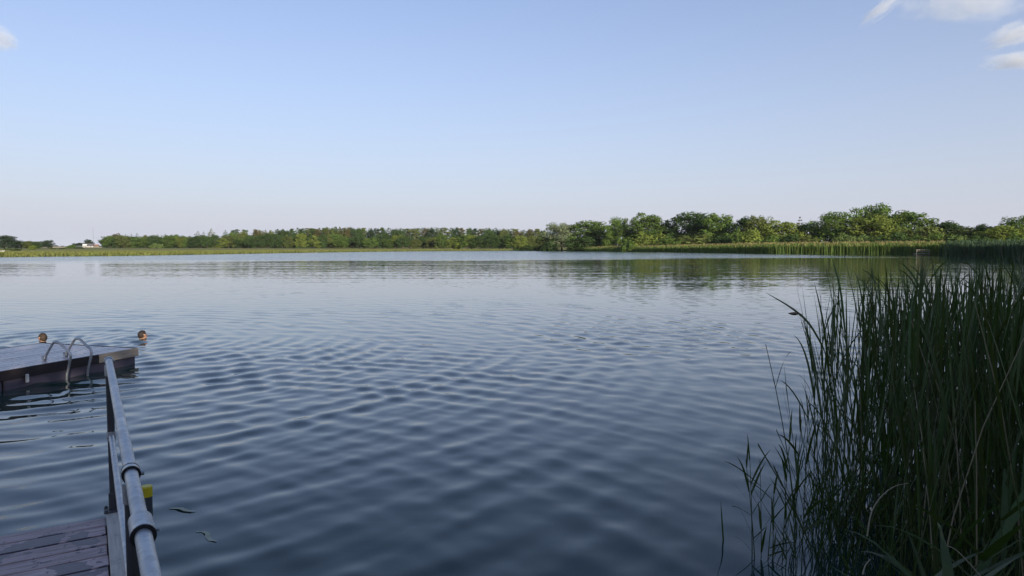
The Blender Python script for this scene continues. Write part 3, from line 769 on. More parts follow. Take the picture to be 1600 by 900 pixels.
tp = at(146.5, 354, Y=1500).z - e.location.z
b_ = MB()
for k in range(3):
    a = k * 2.094; b_.tube([(.35 * math.cos(a), .35 * math.sin(a), -2), (.35 * math.cos(a), .35 * math.sin(a), tp * .93)], .12, 5)
for k in range(28):
    z = tp * .93 * k / 28; a = k % 3 * 2.094; a2 = a + 2.094
    b_.tube([(.35 * math.cos(a), .35 * math.sin(a), z), (.35 * math.cos(a2), .35 * math.sin(a2), z + tp * .033)], .05, 4)
b_.build('lattice', M['mast'], e)
b_ = MB(); b_.tube([(0, 0, tp * .93), (0, 0, tp)], .12, 5); b_.build('antenna', M['mast'], e)

# white boat lying on the left meadow
e = empty('rowing_boat', at(-4, 395.2, Y=205), R(5), 'white boat lying on the grass at the left picture edge', 'boat')
hb = MB(); V = []; st = 9
for i in range(st):
    t = i / (st - 1); x = (t - .5) * 4.2; wd = .75 * (1 - abs(2 * t - 1) ** 2.6) + .04; kz = .12 * (2 * t - 1) ** 2
    for q_ in range(7):
        a = math.pi * q_ / 6; V.append((x, wd * math.cos(a), .62 + kz - (.55) * math.sin(a) ** .8 * (1 - .25 * (2 * t - 1) ** 2)))
hb.add(V, [[i * 7 + j, i * 7 + j + 1, (i + 1) * 7 + j + 1, (i + 1) * 7 + j] for i in range(st - 1) for j in range(6)])
hb.build('hull', M['white_paint'], e, True)
for k in (-.9, .6):
    q_ = MB(); q_.box((k, 0, .5), (.25, 1.3, .04)); q_.build('seat', M['pale_wood'], e)
q_ = MB()
for s_ in (1, -1):
    q_.tube([V[i * 7 + (0 if s_ > 0 else 6)] for i in range(st)], .035, 5)
q_.build('gunwale', M['dark_wood'], e)

# ------------------------------------------------------------------ far reed belts and shore grass
def blades(name, pts, hs, ws, mat, label, plume=None, lean=0.12, seed=1):
    q = np.random.default_rng(seed); n_ = len(pts)
    a = q.uniform(0, np.pi, n_); dx, dy = np.cos(a) * ws, np.sin(a) * ws
    la = q.uniform(0, 2 * np.pi, n_); lx, ly = np.cos(la) * hs * lean * q.random(n_), np.sin(la) * hs * lean * q.random(n_)
    b = pts
    V = np.stack([np.stack([b[:, 0] - dx, b[:, 1] - dy, b[:, 2]], 1), np.stack([b[:, 0] + dx, b[:, 1] + dy, b[:, 2]], 1),
                  np.stack([b[:, 0] + dx * .6 + lx, b[:, 1] + dy * .6 + ly, b[:, 2] + hs], 1), np.stack([b[:, 0] - dx * .6 + lx, b[:, 1] - dy * .6 + ly, b[:, 2] + hs * .97], 1)], 1)
    Fi = np.arange(n_ * 4).reshape(-1, 4); V = V.reshape(-1, 3); mi = np.zeros(n_, int); mats = [mat]
    if plume is not None:
        sel = q.random(n_) < 0.13; k = sel.sum(); mats.append(plume)
        t = np.stack([b[sel, 0] + lx[sel], b[sel, 1] + ly[sel], b[sel, 2] + hs[sel]], 1)
        pw = ws[sel] * 1.2; ca, sa = np.cos(a[sel]) * pw, np.sin(a[sel]) * pw; zz = np.zeros(k)
        ph = 0.5 * q.uniform(.7, 1.3, k)
        V2 = np.stack([t - np.stack([zz, zz, ph * .35], 1), t + np.stack([ca, sa, ph * .2], 1), t + np.stack([ca * .5, sa * .5, ph], 1), t - np.stack([ca, sa, -ph * .2], 1)], 1).reshape(-1, 3)
        Fi = np.concatenate([Fi, np.arange(k * 4).reshape(-1, 4) + n_ * 4]); V = np.concatenate([V, V2]); mi = np.concatenate([mi, np.ones(k, int)])
    return tag(obj(name, mesh_np(name, V, Fi, mats, matidx=mi)), label, 'reeds', kind='stuff')
def shore_pts(q, n_, d0, d1, s0, s1):
    dg = q.uniform(d0, d1, n_); s = s0 + (s1 - s0) * q.random(n_) ** 1.3; rr = rshore(dg) + s
    x = rr * np.sin(np.radians(dg)); y = rr * np.cos(np.radians(dg))
    return np.stack([x, y, np.maximum(bank(s), -0.3)], 1), s, dg
q = np.random.default_rng(31)
a0, a1, a2 = math.degrees(th(896)), math.degrees(th(1475)), 44
pts, s, dg = shore_pts(q, 34000, a0, a1, -2.5, 34)
hmax = np.interp(dg, [a0, math.degrees(th(1000)), math.degrees(th(1200)), a1], [2.0, 2.6, 3.3, 3.5])
patch = 0.8 + 0.2 * np.sin(dg * 9) + 0.12 * np.sin(dg * 31 + 1)
blades('reed_belt', pts, hmax * q.uniform(.8, 1.0, len(pts)) * (0.9 + .1 * patch), q.uniform(.05, .13, len(pts)), M['far_blade'], 'long green reed belt with brownish plumes along the right shore', M['plume'], seed=3)
pts, s, dg = shore_pts(q, 16000, a1 - 0.3, a2, -3, 22)
blades('reed_bank', pts, 3.6 * q.uniform(.8, 1.0, len(pts)) * (0.9 + .1 * np.sin(dg * 17)), q.uniform(.04, .1, len(pts)), M['far_blade_shaded'], 'dark bluish reed bank at the right, nearer than the green belt', None, seed=4)
pts, s, dg = shore_pts(q, 26000, -46, math.degrees(th(830)), -0.4, 60)
blades('shore_grass', pts, q.uniform(.12, .5, len(pts)) * np.where(s < 4, 1.25, .8), q.uniform(.08, .3, len(pts)), M['grass'], 'yellow green grass fringe along the left shore', None, lean=.4, seed=5)

# small white bathing jetty on the right shore, partial shade painted by duller wood
J0 = at(1432, 397, Y=193); J1 = at(1472, 397, Y=194)
e = empty('bathing_jetty', (J0.x, J0.y, 0), math.atan2(J1.y - J0.y, J1.x - J0.x), 'small pale wooden jetty with railing in front of the far reeds', 'jetty')
Lj = (J1 - J0).length
b_ = MB(); b_.box((Lj / 2, .75, .3), (Lj, 1.5, .12)); b_.build('deck', M['pale_wood'], e)
for k in range(5):
    b_ = MB(); b_.box((.1 + k * (Lj - .2) / 4, 0.05, .55), (.11, .11, 2.0)); b_.build('post', M['pale_wood'], e)
b_ = MB(); b_.box((Lj / 2, -.04, 1.42), (Lj, .06, .14)); b_.build('top_rail', M['pale_wood'], e)
b_ = MB(); b_.box((Lj / 2, -.04, .95), (Lj, .05, .1)); b_.build('lower_rail', M['pale_wood'], e)
for k in range(4):
    b_ = MB(); b_.tube([(.2 + k * (Lj - .4) / 3, 1.35, -1.2), (.2 + k * (Lj - .4) / 3, 1.35, .25)], .08, 8); b_.build('pile', M['dark_wood'], e)

# ------------------------------------------------------------------ near dock with steel handrail
DZ = H - 1.65
dirv = Vector((-0.5284, 0.849, 0))                     # along the dock, away from the shore
perp = Vector((0.849, 0.5284, 0))                      # to the right across the dock
pf = at(170, 567, Y=4.17); pf.z = 0                    # foot of the far rail post
ANG = math.atan2(dirv.y, dirv.x)
dock = empty('dock', (pf.x, pf.y, DZ), ANG - math.pi / 2, 'wet wooden plank dock with galvanised handrail in the foreground', 'dock')
# dock frame: +y away from shore, +x to the right; the far rail post stands at the origin
prng = random.Random(4)
PL = 2.3
def plank_mesh(seed, length, wd, th_, mat):
    b_ = MB(); b_.box((0, 0, 0), (length, wd, th_), bev=.003); return b_.mesh('plank', mat)
y_end = -0.05
pm = [plank_mesh(k, PL, .137, .034, M['plank']) for k in range(3)]
for k in range(30):
    y = y_end - .0725 - k * .153
    if y < -4.35: break
    o = obj('plank', pm[k % 3], dock, (-.048 - PL / 2 + prng.uniform(-.003, .003), y, -.017 + prng.uniform(-.0015, .0015)), (prng.uniform(-.004, .004), 0, prng.uniform(-.002, .002)))
b_ = MB(); b_.box((0, 0, 0), (4.45, .098, .05), bev=.006)
obj('kerb', b_.mesh('kerb', M['kerb']), dock, (.006, .0 - 2.225, -.008), (0, 0, math.pi / 2))
for x in (-.02, -1.1, -2.25):
    b_ = MB(); b_.box((0, 0, 0), (4.3, .07, .16)); obj('joist', b_.mesh('joist', M['dark_wood']), dock, (x, y_end - 2.2, -.118), (0, 0, math.pi / 2))
for x, y in ((-.15, -.35), (-2.1, -.35), (-.15, -2.6), (-2.1, -2.6)):
    b_ = MB(); b_.tube([(x, y, -2.2), (x, y, -.2)], .07, 10); o = b_.build('pile', M['dark_wood'], dock, True); 
RH = 0.955; RX = 0.0
b_ = MB(); b_.tube([(RX, 0.03, RH), (RX, -4.3, RH)], .0195, 24)
rail = b_.build('handrail', M['galv'], dock); smooth_by_angle(rail)
def sub(b_, name, mat, ang=40):
    o = b_.build(name, mat, rail); smooth_by_angle(o, ang); return o
def collar(y, z, r0, r1, length, mat=None, axis='y'):
    b_ = MB()
    if axis == 'y':
        b_.tube([(RX, y - length / 2, z), (RX, y - length / 2 + .004, z), (RX, y + length / 2 - .004, z), (RX, y + length / 2, z)], [r1 - .004, r1, r1, r1 - .004], 24)
    else:
        b_.tube([(RX, y, z - length / 2), (RX, y, z - length / 2 + .004), (RX, y, z + length / 2 - .004), (RX, y, z + length / 2)], [r1 - .004, r1, r1, r1 - .004], 24)
    return b_
LH = 0.485
for yp in (0.0, -2.47, -4.2):
    b_ = MB(); b_.tube([(RX, yp, .017), (RX, yp, RH - .02)], .0205, 20); sub(b_, 'post', M['post'])
    b_ = collar(yp, .075, 0, .027, .11, axis='z'); b_.box((RX, yp, .021), (.11, .11, .008), bev=.002)
    for sx_, sy_ in ((1, 1), (1, -1), (-1, 1), (-1, -1)): b_.tube([(RX + sx_ * .041, yp + sy_ * .041, .022), (RX + sx_ * .041, yp + sy_ * .041, .037)], .008, 6)
    sub(b_, 'base_socket', M['post'])
    # saddle clamp that holds the top rail, with its bolt
    b_ = collar(yp, RH, 0, .026, .04); sub(b_, 'clamp', M['galv'])
    b_ = collar(yp, RH - .06, 0, .0245, .07, axis='z')
    b_.tube([(RX + .022, yp, RH - .006), (RX + .036, yp, RH - .006)], .007, 6); sub(b_, 'bolt', M['galv'])
    b_ = collar(yp, LH, 0, .023, .035); b_.tube([(RX, yp, LH - .03), (RX, yp, LH + .03)], .0245, 20); sub(b_, 'lower_clamp', M['galv'])
b_ = MB(); b_.tube([(RX, 0, LH), (RX, -4.2, LH)], .0150, 20); sub(b_, 'lower_rail', M['galv'])
b_ = collar(-2.96, RH, 0, .0285, .11); b_.tube([(RX + .026, -2.99, RH), (RX + .036, -2.99, RH)], .005, 6); sub(b_, 'sleeve', M['galv'])
for yy in (-3.016, -2.452, -2.488):
    b_ = MB(); k = 24
    for j in range(k): pass
    b_.tube([(RX, yy - .003, RH), (RX, yy + .003, RH)], .0292 if yy < -3 else .0268, 24); sub(b_, 'gasket', M['rubber'])
b_ = MB(); b_.tube([(RX, .03, RH), (RX, .042, RH)], [.026, .024], 24); sub(b_, 'end_cap', M['rubber'])

# yellow capped pile standing in the water beside the dock
pp = at(229, 759, Y=3.5)
pl = empty('mooring_pile', (pp.x, pp.y, 0), 0, 'dark grey pile with yellow cap in the water beside the handrail', 'pile')
b_ = MB(); b_.tube([(0, 0, -1.2), (0, 0, pp.z - .045)], .0255, 20); o = b_.build('pipe', M['pile'], pl); smooth_by_angle(o)
b_ = MB(); b_.tube([(0, 0, pp.z - .055), (0, 0, pp.z - .006), (0, 0, pp.z)], [.0275, .0275, .024], 24); o = b_.build('cap', M['yellow'], pl); smooth_by_angle(o, 30)

# ------------------------------------------------------------------ floating stage with bathing ladder
RZ = 0.29
Rc = at(213, 543.5, z=RZ); Bc = at(49, 538, z=RZ); Fc = at(0, 580, z=RZ)
ed = (Rc - Fc).normalized()                      # along the front edge, away from the viewer
inn = Vector((-ed.y, ed.x, 0))                   # inward, to the left
WD = abs((Bc - Rc).dot(inn))
raft = empty('floating_stage', (Rc.x, Rc.y, 0), math.atan2(ed.y, ed.x) - math.pi / 2, 'low floating bathing stage with wet deck and ladder on the left', 'floating stage')
# frame: origin at the far right corner, -y back towards the viewer, -x inward
LR = 7.0; nb = 16
bw = (WD - .05) / nb
b_ = MB(); b_.box((0, 0, 0), (LR - .06, bw - .016, .03), bev=.003); pm = b_.mesh('plank', M['raft_plank'])
for k in range(nb):
    obj('plank', pm, raft, (-.03 - bw * (k + .5), -LR / 2, RZ - .018 + prng.uniform(-.002, .002)), (prng.uniform(-.003, .003), 0, math.pi / 2))
def fboard(y0, y1, x, mat, name='fascia', zc=RZ - .072, h=.14, lab=None):
    b_ = MB(); b_.box((0, 0, 0), (abs(y1 - y0) - .004, .03, h), bev=.003)
    o = obj(name, b_.mesh(name, mat), raft, (x, (y0 + y1) / 2, zc), (0, 0, math.pi / 2))
    if lab: o['label'] = lab
    return o
fboard(.017, -0.78, .017, M['pale_wood'], lab='pale fascia board at the outer end, sunlight put in its colour')  # pale wood paints the sunlit end of the front edge
fboard(-0.78, -4.2, .013, M['dark_wood']); fboard(-4.2, -LR, .016, M['dark_wood'])
fboard(.017, -LR, -WD - .017, M['dark_wood'])
b_ = MB(); b_.box((0, 0, 0), (WD, .03, .14), bev=.003); obj('fascia', b_.mesh('fascia', M['dark_wood']), raft, (-WD / 2, .017, RZ - .071), (0, 0, 0))
for x, wd in ((-.27, .52), (-WD + .27, .52)):
    for k in range(3):
        b_ = MB(); b_.box((0, 0, 0), (wd, LR / 3 - .02, .46), bev=.02)
        obj('float', b_.mesh('float', M['float']), raft, (x, -LR / 6 - k * LR / 3, -.06))
b_ = MB(); b_.box((0, 0, 0), (WD - .04, LR - .04, .05)); obj('bearer', b_.mesh('bearer', M['dark_wood']), raft, (-WD / 2, -LR / 2, RZ - .09))
# white fender strap hanging over the edge
b_ = MB(); b_.box((.03, 0, .12), (.03, .05, .13), bev=.01); o = b_.build('fender_strap', M['white_paint'], raft)
fs = at(48, 590, Y=11.0); o.location = (0, -1 * (Rc - at(46, 583, z=.2)).length, 0)
# ladder
def local(v): return raft_m @ v
raft_m = (Matrix.Translation((Rc.x, Rc.y, 0)) @ Matrix.Rotation(math.atan2(ed.y, ed.x) - math.pi / 2, 4, 'Z')).inverted()
h1 = local(at(76, 563, z=RZ)); h2 = local(at(111, 557.5, z=RZ))
lad = MB()
def hoop(y):
    P_ = [(-.30, y, RZ), (-.27, y, RZ + .08), (-.13, y, RZ + .265), (-.09, y, RZ + .297), (-.04, y, RZ + .30), (.01, y, RZ + .285), (.19, y, RZ + .16), (.225, y, RZ + .12), (.23, y, RZ + .07), (.14, y, RZ - .2), (.07, y, -.75)]
    return P_
b_ = MB(); b_.tube(hoop(h1.y), .019, 12)
ladder = b_.build('ladder', M['galv'], raft, True); ladder['label'] = 'steel bathing ladder with two hooped handrails'
b_ = MB(); b_.tube(hoop(h2.y), .019, 12); b_.build('hoop', M['galv'], ladder, True)
for yy in (h1.y, h2.y):
    b_ = MB(); b_.box((-.31, yy, RZ + .045), (.07, .05, .07), bev=.006); b_.build('bracket', M['galv'], ladder)
for k in range(3):
    b_ = MB(); b_.box((.125 - .03 * k, (h1.y + h2.y) / 2, -.1 - .26 * k), (.06, abs(h2.y - h1.y), .025)); b_.build('rung', M['galv'], ladder)

# ------------------------------------------------------------------ swimmers
def person(loc, rz, label, hairmat, seed=0, turn=0.0, hairlen=1.0):
    e = empty('person', loc, rz, label, 'person', 'people swimming behind the floating stage')
    # swimming breaststroke towards +y, chest just under the surface; z = 0 is the water level
    vs = []; es = []; rd = []
    def v(p, r, par=None):
        vs.append(p); rd.append(r if isinstance(r, tuple) else (r, r)); i = len(vs) - 1
        if par is not None: es.append((par, i))
        return i
    pel = v((0, -.62, -.36), (.145, .11)); bel = v((0, -.42, -.29), (.13, .105), pel); che = v((0, -.2, -.2), (.155, .11), bel)
    upc = v((0, -.08, -.115), (.13, .09), che); nk = v((0, -.015, -.02), (.055, .058), upc); nk2 = v((0, .0, .02), (.052, .056), nk)
    hd1 = v((0, .02, .055), (.066, .08), nk2); hd2 = v((0, .012, .115), (.074, .093), hd1); hd3 = v((0, .005, .17), (.058, .07), hd2); v((0, .0, .203), (.026, .03), hd3)
    for s in (-1, 1):
        cl = v((.1 * s, -.07, -.075), .062, upc); sh = v((.185 * s, -.06, -.075), .058, cl)
        el = v((.34 * s, .14, -.11), .042, sh); wr = v((.30 * s, .37, -.09), .028, el); pa = v((.28 * s, .43, -.09), (.034, .018), wr)
        for k in range(4):
            f0 = v(((.28 + .022 * (1.5 - k)) * s, .485, -.088 + .003 * k), .0105, pa)
            f1 = v(((.275 + .026 * (1.5 - k)) * s, .515 + .004 * (k in (1, 2)), -.094), .009, f0); v(((.272 + .027 * (1.5 - k)) * s, .54 + .008 * (k in (1, 2)), -.104), .007, f1)
        t0 = v((.25 * s, .43, -.095), .011, pa); v((.225 * s, .465, -.1), .008, t0)
        hp = v((.09 * s, -.72, -.4), .085, pel); kn = v((.2 * s, -1.06, -.5), .058, hp); an = v((.16 * s, -1.42, -.44), .037, kn)
        ft = v((.19 * s, -1.5, -.47), .034, an); v((.22 * s, -1.58, -.53), .024, ft)
    v((0, .118, .085), (.013, .018), hd1)             # nose
    for s in (-1, 1):
        v((.088 * s, .0, .095), (.012, .026), hd2)    # ears
    me = bpy.data.meshes.new('body'); me.from_pydata(vs, es, [])
    o = bpy.data.objects.new('body', me); COL.objects.link(o)
    md = o.modifiers.new('skin', 'SKIN'); md.use_smooth_shade = True
    for i, r_ in enumerate(rd): me.skin_vertices[0].data[i].radius = r_; me.skin_vertices[0].data[i].use_root = (i == 0)
    o.modifiers.new('sub', 'SUBSURF').levels = 2
    dg_ = bpy.context.evaluated_depsgraph_get()
    m2 = bpy.data.meshes.new_from_object(o.evaluated_get(dg_)); m2.name = 'body'
    bpy.data.objects.remove(o)
    m2.materials.clear(); m2.materials.append(M['skin'])
    # turn the head about the neck
    if turn:
        for vv in m2.vertices:
            k = max(0, min(1, (vv.co.z - .0) / .07)) * (1 if abs(vv.co.x) < .13 else 0)
            a = turn * k; x, y = vv.co.x, vv.co.y - .01
            vv.co.x = x * math.cos(a) - y * math.sin(a); vv.co.y = x * math.sin(a) + y * math.cos(a) + .01
    obj('body', m2, e)
    # hair: a cap over the crown and the back of the head
    bm = bmesh.new(); bmesh.ops.create_icosphere(bm, subdivisions=4, radius=1)
    q = random.Random(seed)
    for vv in bm.verts:
        c = vv.co.copy(); wv = 1 + .03 * math.sin(c.x * 23 + c.z * 9) + .02 * math.sin(c.y * 31 + c.x * 14)
        vv.co = Vector((c.x * .081 * wv, c.y * .099 * wv - .006, c.z * .105 * wv + .112))
        if c.z < -.1: vv.co.z = .112 + c.z * .105 * hairlen; vv.co.x *= 1 - .12 * (-c.z)
    dl = [vv for vv in bm.verts if (vv.co.y > .04 and vv.co.z < .165) or vv.co.z < .035 or (abs(vv.co.x) > .045 and vv.co.z < .12 and vv.co.y > -.03)]
    bmesh.ops.delete(bm, geom=dl, context='VERTS')
    me = bpy.data.meshes.new('hair'); bm.to_mesh(me); bm.free(); me.materials.append(hairmat)
    me.polygons.foreach_set('use_smooth', [True] * len(me.polygons))
    hr = obj('hair', me, e, (0, .01 if turn else 0, 0), (0, 0, turn))
    for s in (-1, 1):
        bm = bmesh.new(); bmesh.ops.create_uvsphere(bm, u_segments=10, v_segments=6, radius=.011)
        me = bpy.data.meshes.new('eye'); bm.to_mesh(me); bm.free(); me.materials.append(M['eye'])
        a = turn; x, y = .032 * s, .093
        obj('eye', me, e, (x * math.cos(a) - y * math.sin(a), x * math.sin(a) + y * math.cos(a) + .01, .11))
    return e
person((SW1.x, SW1.y, -.035), R(40), 'swimmer on the left behind the stage, light brown wet hair', M['hair_light'], 1, R(15))
person((SW2.x, SW2.y, -.03), R(-25), 'swimmer farther right in open water, dark brown wet hair', M['hair'], 2, R(10))

# ------------------------------------------------------------------ floating weed
def weed(px, py, pts2, label):
    c = at(px, py, z=0); b_ = MB()
    P_ = [Vector((x, y, .004 + .003 * math.sin(4 * i))) for i, (x, y) in enumerate(pts2)]
    k = len(P_); b_.ribbon(P_, [.005 + .013 * math.sin(math.pi * i / (k - 1)) for i in range(k)], Vector((0, 0, 1)))
    o = b_.build('water_weed', M['weed'], None, True); o.location = (c.x, c.y, 0)
    return tag(o, label, 'water weed')
M['weed'] = simple('weed', (0.24, 0.25, 0.16), 0.45, nscale=12, namp=.4)
weed(285, 797, [(-.12, .03), (-.07, .035), (-.02, .02), (.03, -.01), (.08, -.03), (.11, -.02)], 'small floating weed leaf near the yellow capped pile')
weed(325, 840, [(-.13, .1), (-.08, .1), (-.03, .06), (0, .0), (.04, -.05), (.09, -.07)], 'longer bent weed strip floating nearest the handrail')

# ------------------------------------------------------------------ reeds in the foreground
def stem_pts(h, lean, az, k=7, curve=0.5):
    P_ = []
    for i in range(k):
        t = i / (k - 1); off = lean * ((1 - curve) * t + curve * t * t)
        P_.append(Vector((off * math.cos(az), off * math.sin(az), h * t)))
    return P_
def leaf_pts(base, az, L_, up0, droop, k=8):
    """blade that starts steep and bends over"""
    P_ = [Vector(base)]; el = up0
    for i in range(k - 1):
        st = L_ / (k - 1); P_.append(P_[-1] + Vector((math.cos(az) * math.cos(el), math.sin(az) * math.cos(el), math.sin(el))) * st)
        el -= droop * (0.4 + 1.2 * i / (k - 1)) / (k - 1) * 1.3
    return P_
def leaf_w(k, w_): return [w_ * (0.55 + .45 * min(1, i / 2)) * (1 - (i / (k - 1)) ** 2.2) + .0004 for i in range(k)]
def reed_proto(seed, h, nl, wmax=.0068, lmin=.2, lmax=.42, up=(1.0, 1.45), droop=(.05, .95), lmx=.42):
    q = random.Random(seed); lean = q.uniform(.05, lmx); az = q.uniform(0, 6.28)
    sp = stem_pts(h * .86, lean, az)
    b_ = MB(); b_.tube([tuple(p) for p in sp], [.005 * (1 - .6 * i / 6) for i in range(7)], 4, cap=False)
    sm = b_.mesh('reed_stem', M['stem'], True); lf = []
    for k in range(nl):
        t = .25 + .75 * (k + q.random() * .6) / nl; t = min(t, 1); i = min(int(t * 6), 5); f_ = t * 6 - i
        base = sp[i].lerp(sp[i + 1], f_)
        a = q.uniform(0, 6.28) ; L_ = q.uniform(lmin, lmax) * (1.0 if t < .9 else .75)
        u0 = q.uniform(*up) if t < .93 else q.uniform(1.3, 1.52)
        P_ = leaf_pts(base, a, L_, u0, q.uniform(*droop) if t < .9 else .12)
        lb = MB(); lb.ribbon(P_, leaf_w(8, wmax * q.uniform(.65, 1.2)), Vector((math.cos(a + q.uniform(-.6, .6)), math.sin(a), .25)), fold=.35)
        lf.append(lb.mesh('leaf', M['blade']))
    top = max(v.co.z for me_ in lf for v in me_.vertices)
    for me_ in lf + [sm]:
        for v in me_.vertices: v.co.z /= top
    return sm, lf
PROTO = [reed_proto(500 + k, 1.0, 3 + k % 4) for k in range(16)]
# prototypes are one metre tall; heights come from the scale along z and evenly less sideways
def put_reed(proto, x, y, h, rz, label, group, z0=-.35, sxy=None, tilt=(0, 0)):
    sm, lf = proto
    o = bpy.data.objects.new('reed', sm); COL.objects.link(o)
    o.location = (x, y, z0); o.rotation_euler = (tilt[0], tilt[1], rz)
    s = sxy or (0.75 + .35 * h / 2)
    o.scale = (s, s, (h - z0)); tag(o, label, 'reed', group)
    for l in lf:
        c = bpy.data.objects.new('leaf', l); COL.objects.link(c); c.parent = o
    return o
rr_ = random.Random(9)
spots = []
tries = 0
while len(spots) < 620 and tries < 20000:
    tries += 1
    x = rr_.uniform(1.6, 7.5); y = rr_.uniform(2.3, 7.6)
    left = 1.98 + .46 * max(0, y - 4.6) + .10 * math.sin(y * 5) + .28 * max(0, 4.0 - y)
    if x < left: continue
    edge = min(1, (x - left) / .9)
    if rr_.random() > .16 + .84 * edge ** 1.5: continue
    if y > 6.9 and rr_.random() < .5: continue
    px = 800 + F * x / y
    if px > 1720: continue
    spots.append((x, y))
spots.sort(key=lambda p: math.hypot(p[0], p[1]) * (1.5 if 800 + F * p[0] / p[1] > 1640 else 1))
GR = 'reeds standing in the water at the right'
def top_h(x, y):
    px = 800 + F * x / y
    tp = np.interp(px, [1260, 1300, 1340, 1400, 1500, 1600, 1720], [560, 470, 432, 422, 415, 400, 390]) + abs(rr_.gauss(0, 1)) * 30 - rr_.random() ** 2 * 34
    return max(.7, at(px, tp, Y=y).z)
for x, y in spots[:285]:
    px = 800 + F * x / y
    lab = ('green reed at the thin left edge of the dense stand' if px < 1330 else 'green reed in the left half of the dense stand' if px < 1440 else
           'green reed in the right half of the dense stand' if px < 1560 else 'green reed of the dense stand by the right picture edge')
    put_reed(PROTO[rr_.randrange(16)], x, y, top_h(x, y), rr_.uniform(0, 6.28), lab, GR, tilt=(rr_.gauss(0, .045), rr_.gauss(-.02, .05)))
# the rest of the stand, beyond the first few hundred stems
VV = []; FF = []; MI = []; n0 = 0
for x, y in spots[285:]:
    sm, lf = PROTO[rr_.randrange(16)]; h = top_h(x, y); a = rr_.uniform(0, 6.28); s = .75 + .35 * h / 2
    for me_, mi in [(sm, 0)] + [(l, 1) for l in lf]:
        V = np.empty(len(me_.vertices) * 3, np.float32); me_.vertices.foreach_get('co', V); V = V.reshape(-1, 3)
        W = np.stack([x + s * (V[:, 0] * math.cos(a) - V[:, 1] * math.sin(a)), y + s * (V[:, 0] * math.sin(a) + V[:, 1] * math.cos(a)), -.35 + (h + .35) * V[:, 2]], 1)
        f_ = np.empty(len(me_.loops), np.int32); me_.loops.foreach_get('vertex_index', f_)
        VV.append(W); FF.append(f_.reshape(-1, 4) + n0); MI += [mi] * len(me_.polygons); n0 += len(V)
tag(obj('reed_stand', mesh_np('reed_stand', np.concatenate(VV), np.concatenate(FF), [M['stem'], M['blade']], matidx=MI)), 'dense mass of green reeds behind the nearest stems on the right', 'reeds', kind='stuff')

# single stems that stand out
def custom_reed(Y, pix, label, rad=.004, dry=False, leaf_tip=None, head=None, wmax=.009):
    """stem drawn through the given places at depth Y, tapering into a blade"""
    P_ = [at(a, b, Y=Y + .04 * i) for i, (a, b) in enumerate(pix)]
    # smooth
    Q_ = []
    for i in range(len(P_) - 1):
        p0, p1, p2, p3 = P_[max(i - 1, 0)], P_[i], P_[i + 1], P_[min(i + 2, len(P_) - 1)]
        for k in range(4):
            t = k / 4; Q_.append(.5 * ((2 * p1) + (p2 - p0) * t + (2 * p0 - 5 * p1 + 4 * p2 - p3) * t * t + (3 * p1 - p0 - 3 * p2 + p3) * t ** 3))
    Q_.append(P_[-1]); o0 = Q_[0].copy(); Q_ = [p - o0 for p in Q_]
    ns = len(Q_) if leaf_tip is None else max(3, int(len(Q_) * leaf_tip))
    b_ = MB(); b_.tube(Q_[:ns], [rad * (1 - .5 * i / ns) for i in range(ns)], 5, cap=False)
    o = b_.build('reed', M['stem_dry'] if dry else M['stem'], None, True); o.location = o0
    tag(o, label, 'reed')
    if leaf_tip is not None:
        lp = Q_[ns - 2:]; k = len(lp); lb = MB(); lb.ribbon(lp, [wmax * math.sin(math.pi * min(1, .25 + .75 * i / (k - 1))) + .0006 for i in range(k)], Vector((.3, -1, .3)), fold=.3)
        lb.build('leaf', M['blade'], o)
    if head:
        hp = Q_[-1]; hb = MB(); hb.tube([hp + Vector((.02, 0, 0)), hp + Vector((0, 0, .004)), hp - Vector((.025, 0, -.004)), hp - Vector((.05, 0, -.006))], [.002, .012, .010, .002], 6); hb.build('seed_head', M['head'], o, True)
    return o
custom_reed(4.6, [(1345, 900), (1325, 690), (1300, 580), (1270, 515), (1240, 484), (1196, 457)], 'tall reed arching far out to the left over the water', leaf_tip=.6)
custom_reed(4.5, [(1300, 890), (1290, 700), (1278, 600), (1266, 540), (1255, 500)], 'slim reed left of the stand whose bent tip carries a seed head', leaf_tip=.7, head=None)
custom_reed(4.5, [(1300, 895), (1286, 690), (1272, 570), (1256, 497), (1243, 491)], 'nodding reed with small brown seed head over the water', leaf_tip=None, head=True, rad=.003)
custom_reed(4.7, [(1335, 880), (1330, 640), (1320, 520), (1312, 450), (1298, 398)], 'tall reed leaning left above the others near the far reeds', leaf_tip=.6)
custom_reed(4.6, [(1310, 880), (1305, 700), (1296, 590), (1285, 500), (1272, 441)], 'upright slim reed at the left edge of the stand', leaf_tip=.55)
for i in range(26):
    x = rr_.uniform(2.1, 5.0); y = rr_.uniform(3.2, 6.2)
    if x < 2.0 + .46 * max(0, y - 4.6): x += 1
    h = top_h(x, y) * rr_.uniform(.6, .95); a = rr_.uniform(0, 6.28); l_ = rr_.uniform(.1, .5)
    b_ = MB(); b_.tube([(l_ * t * t * math.cos(a), l_ * t * t * math.sin(a), -.3 + (h + .3) * t) for t in (0, .25, .5, .75, 1)], [.0045, .0042, .0038, .003, .002], 5, cap=False)
    o = b_.build('reed', M['stem_dry'], None, True); o.location = (x, y, 0)
    tag(o, 'pale dead reed stalk standing among the green reeds', 'reed', 'dead stalks among the reeds')
custom_reed(3.2, [(1355, 838), (1362, 800), (1378, 775), (1398, 760), (1420, 755)], 'pale dry reed stalk bent over in an arch', dry=True, rad=.0035)
custom_reed(2.9, [(1348, 898), (1352, 884), (1360, 874)], 'short pale dry stalk sticking up at the bottom edge', dry=True, rad=.0035)
custom_reed(2.9, [(1532, 900), (1510, 875), (1492, 858), (1474, 851)], 'pale dry stalk lying across the dark reed bed', dry=True, rad=.003)
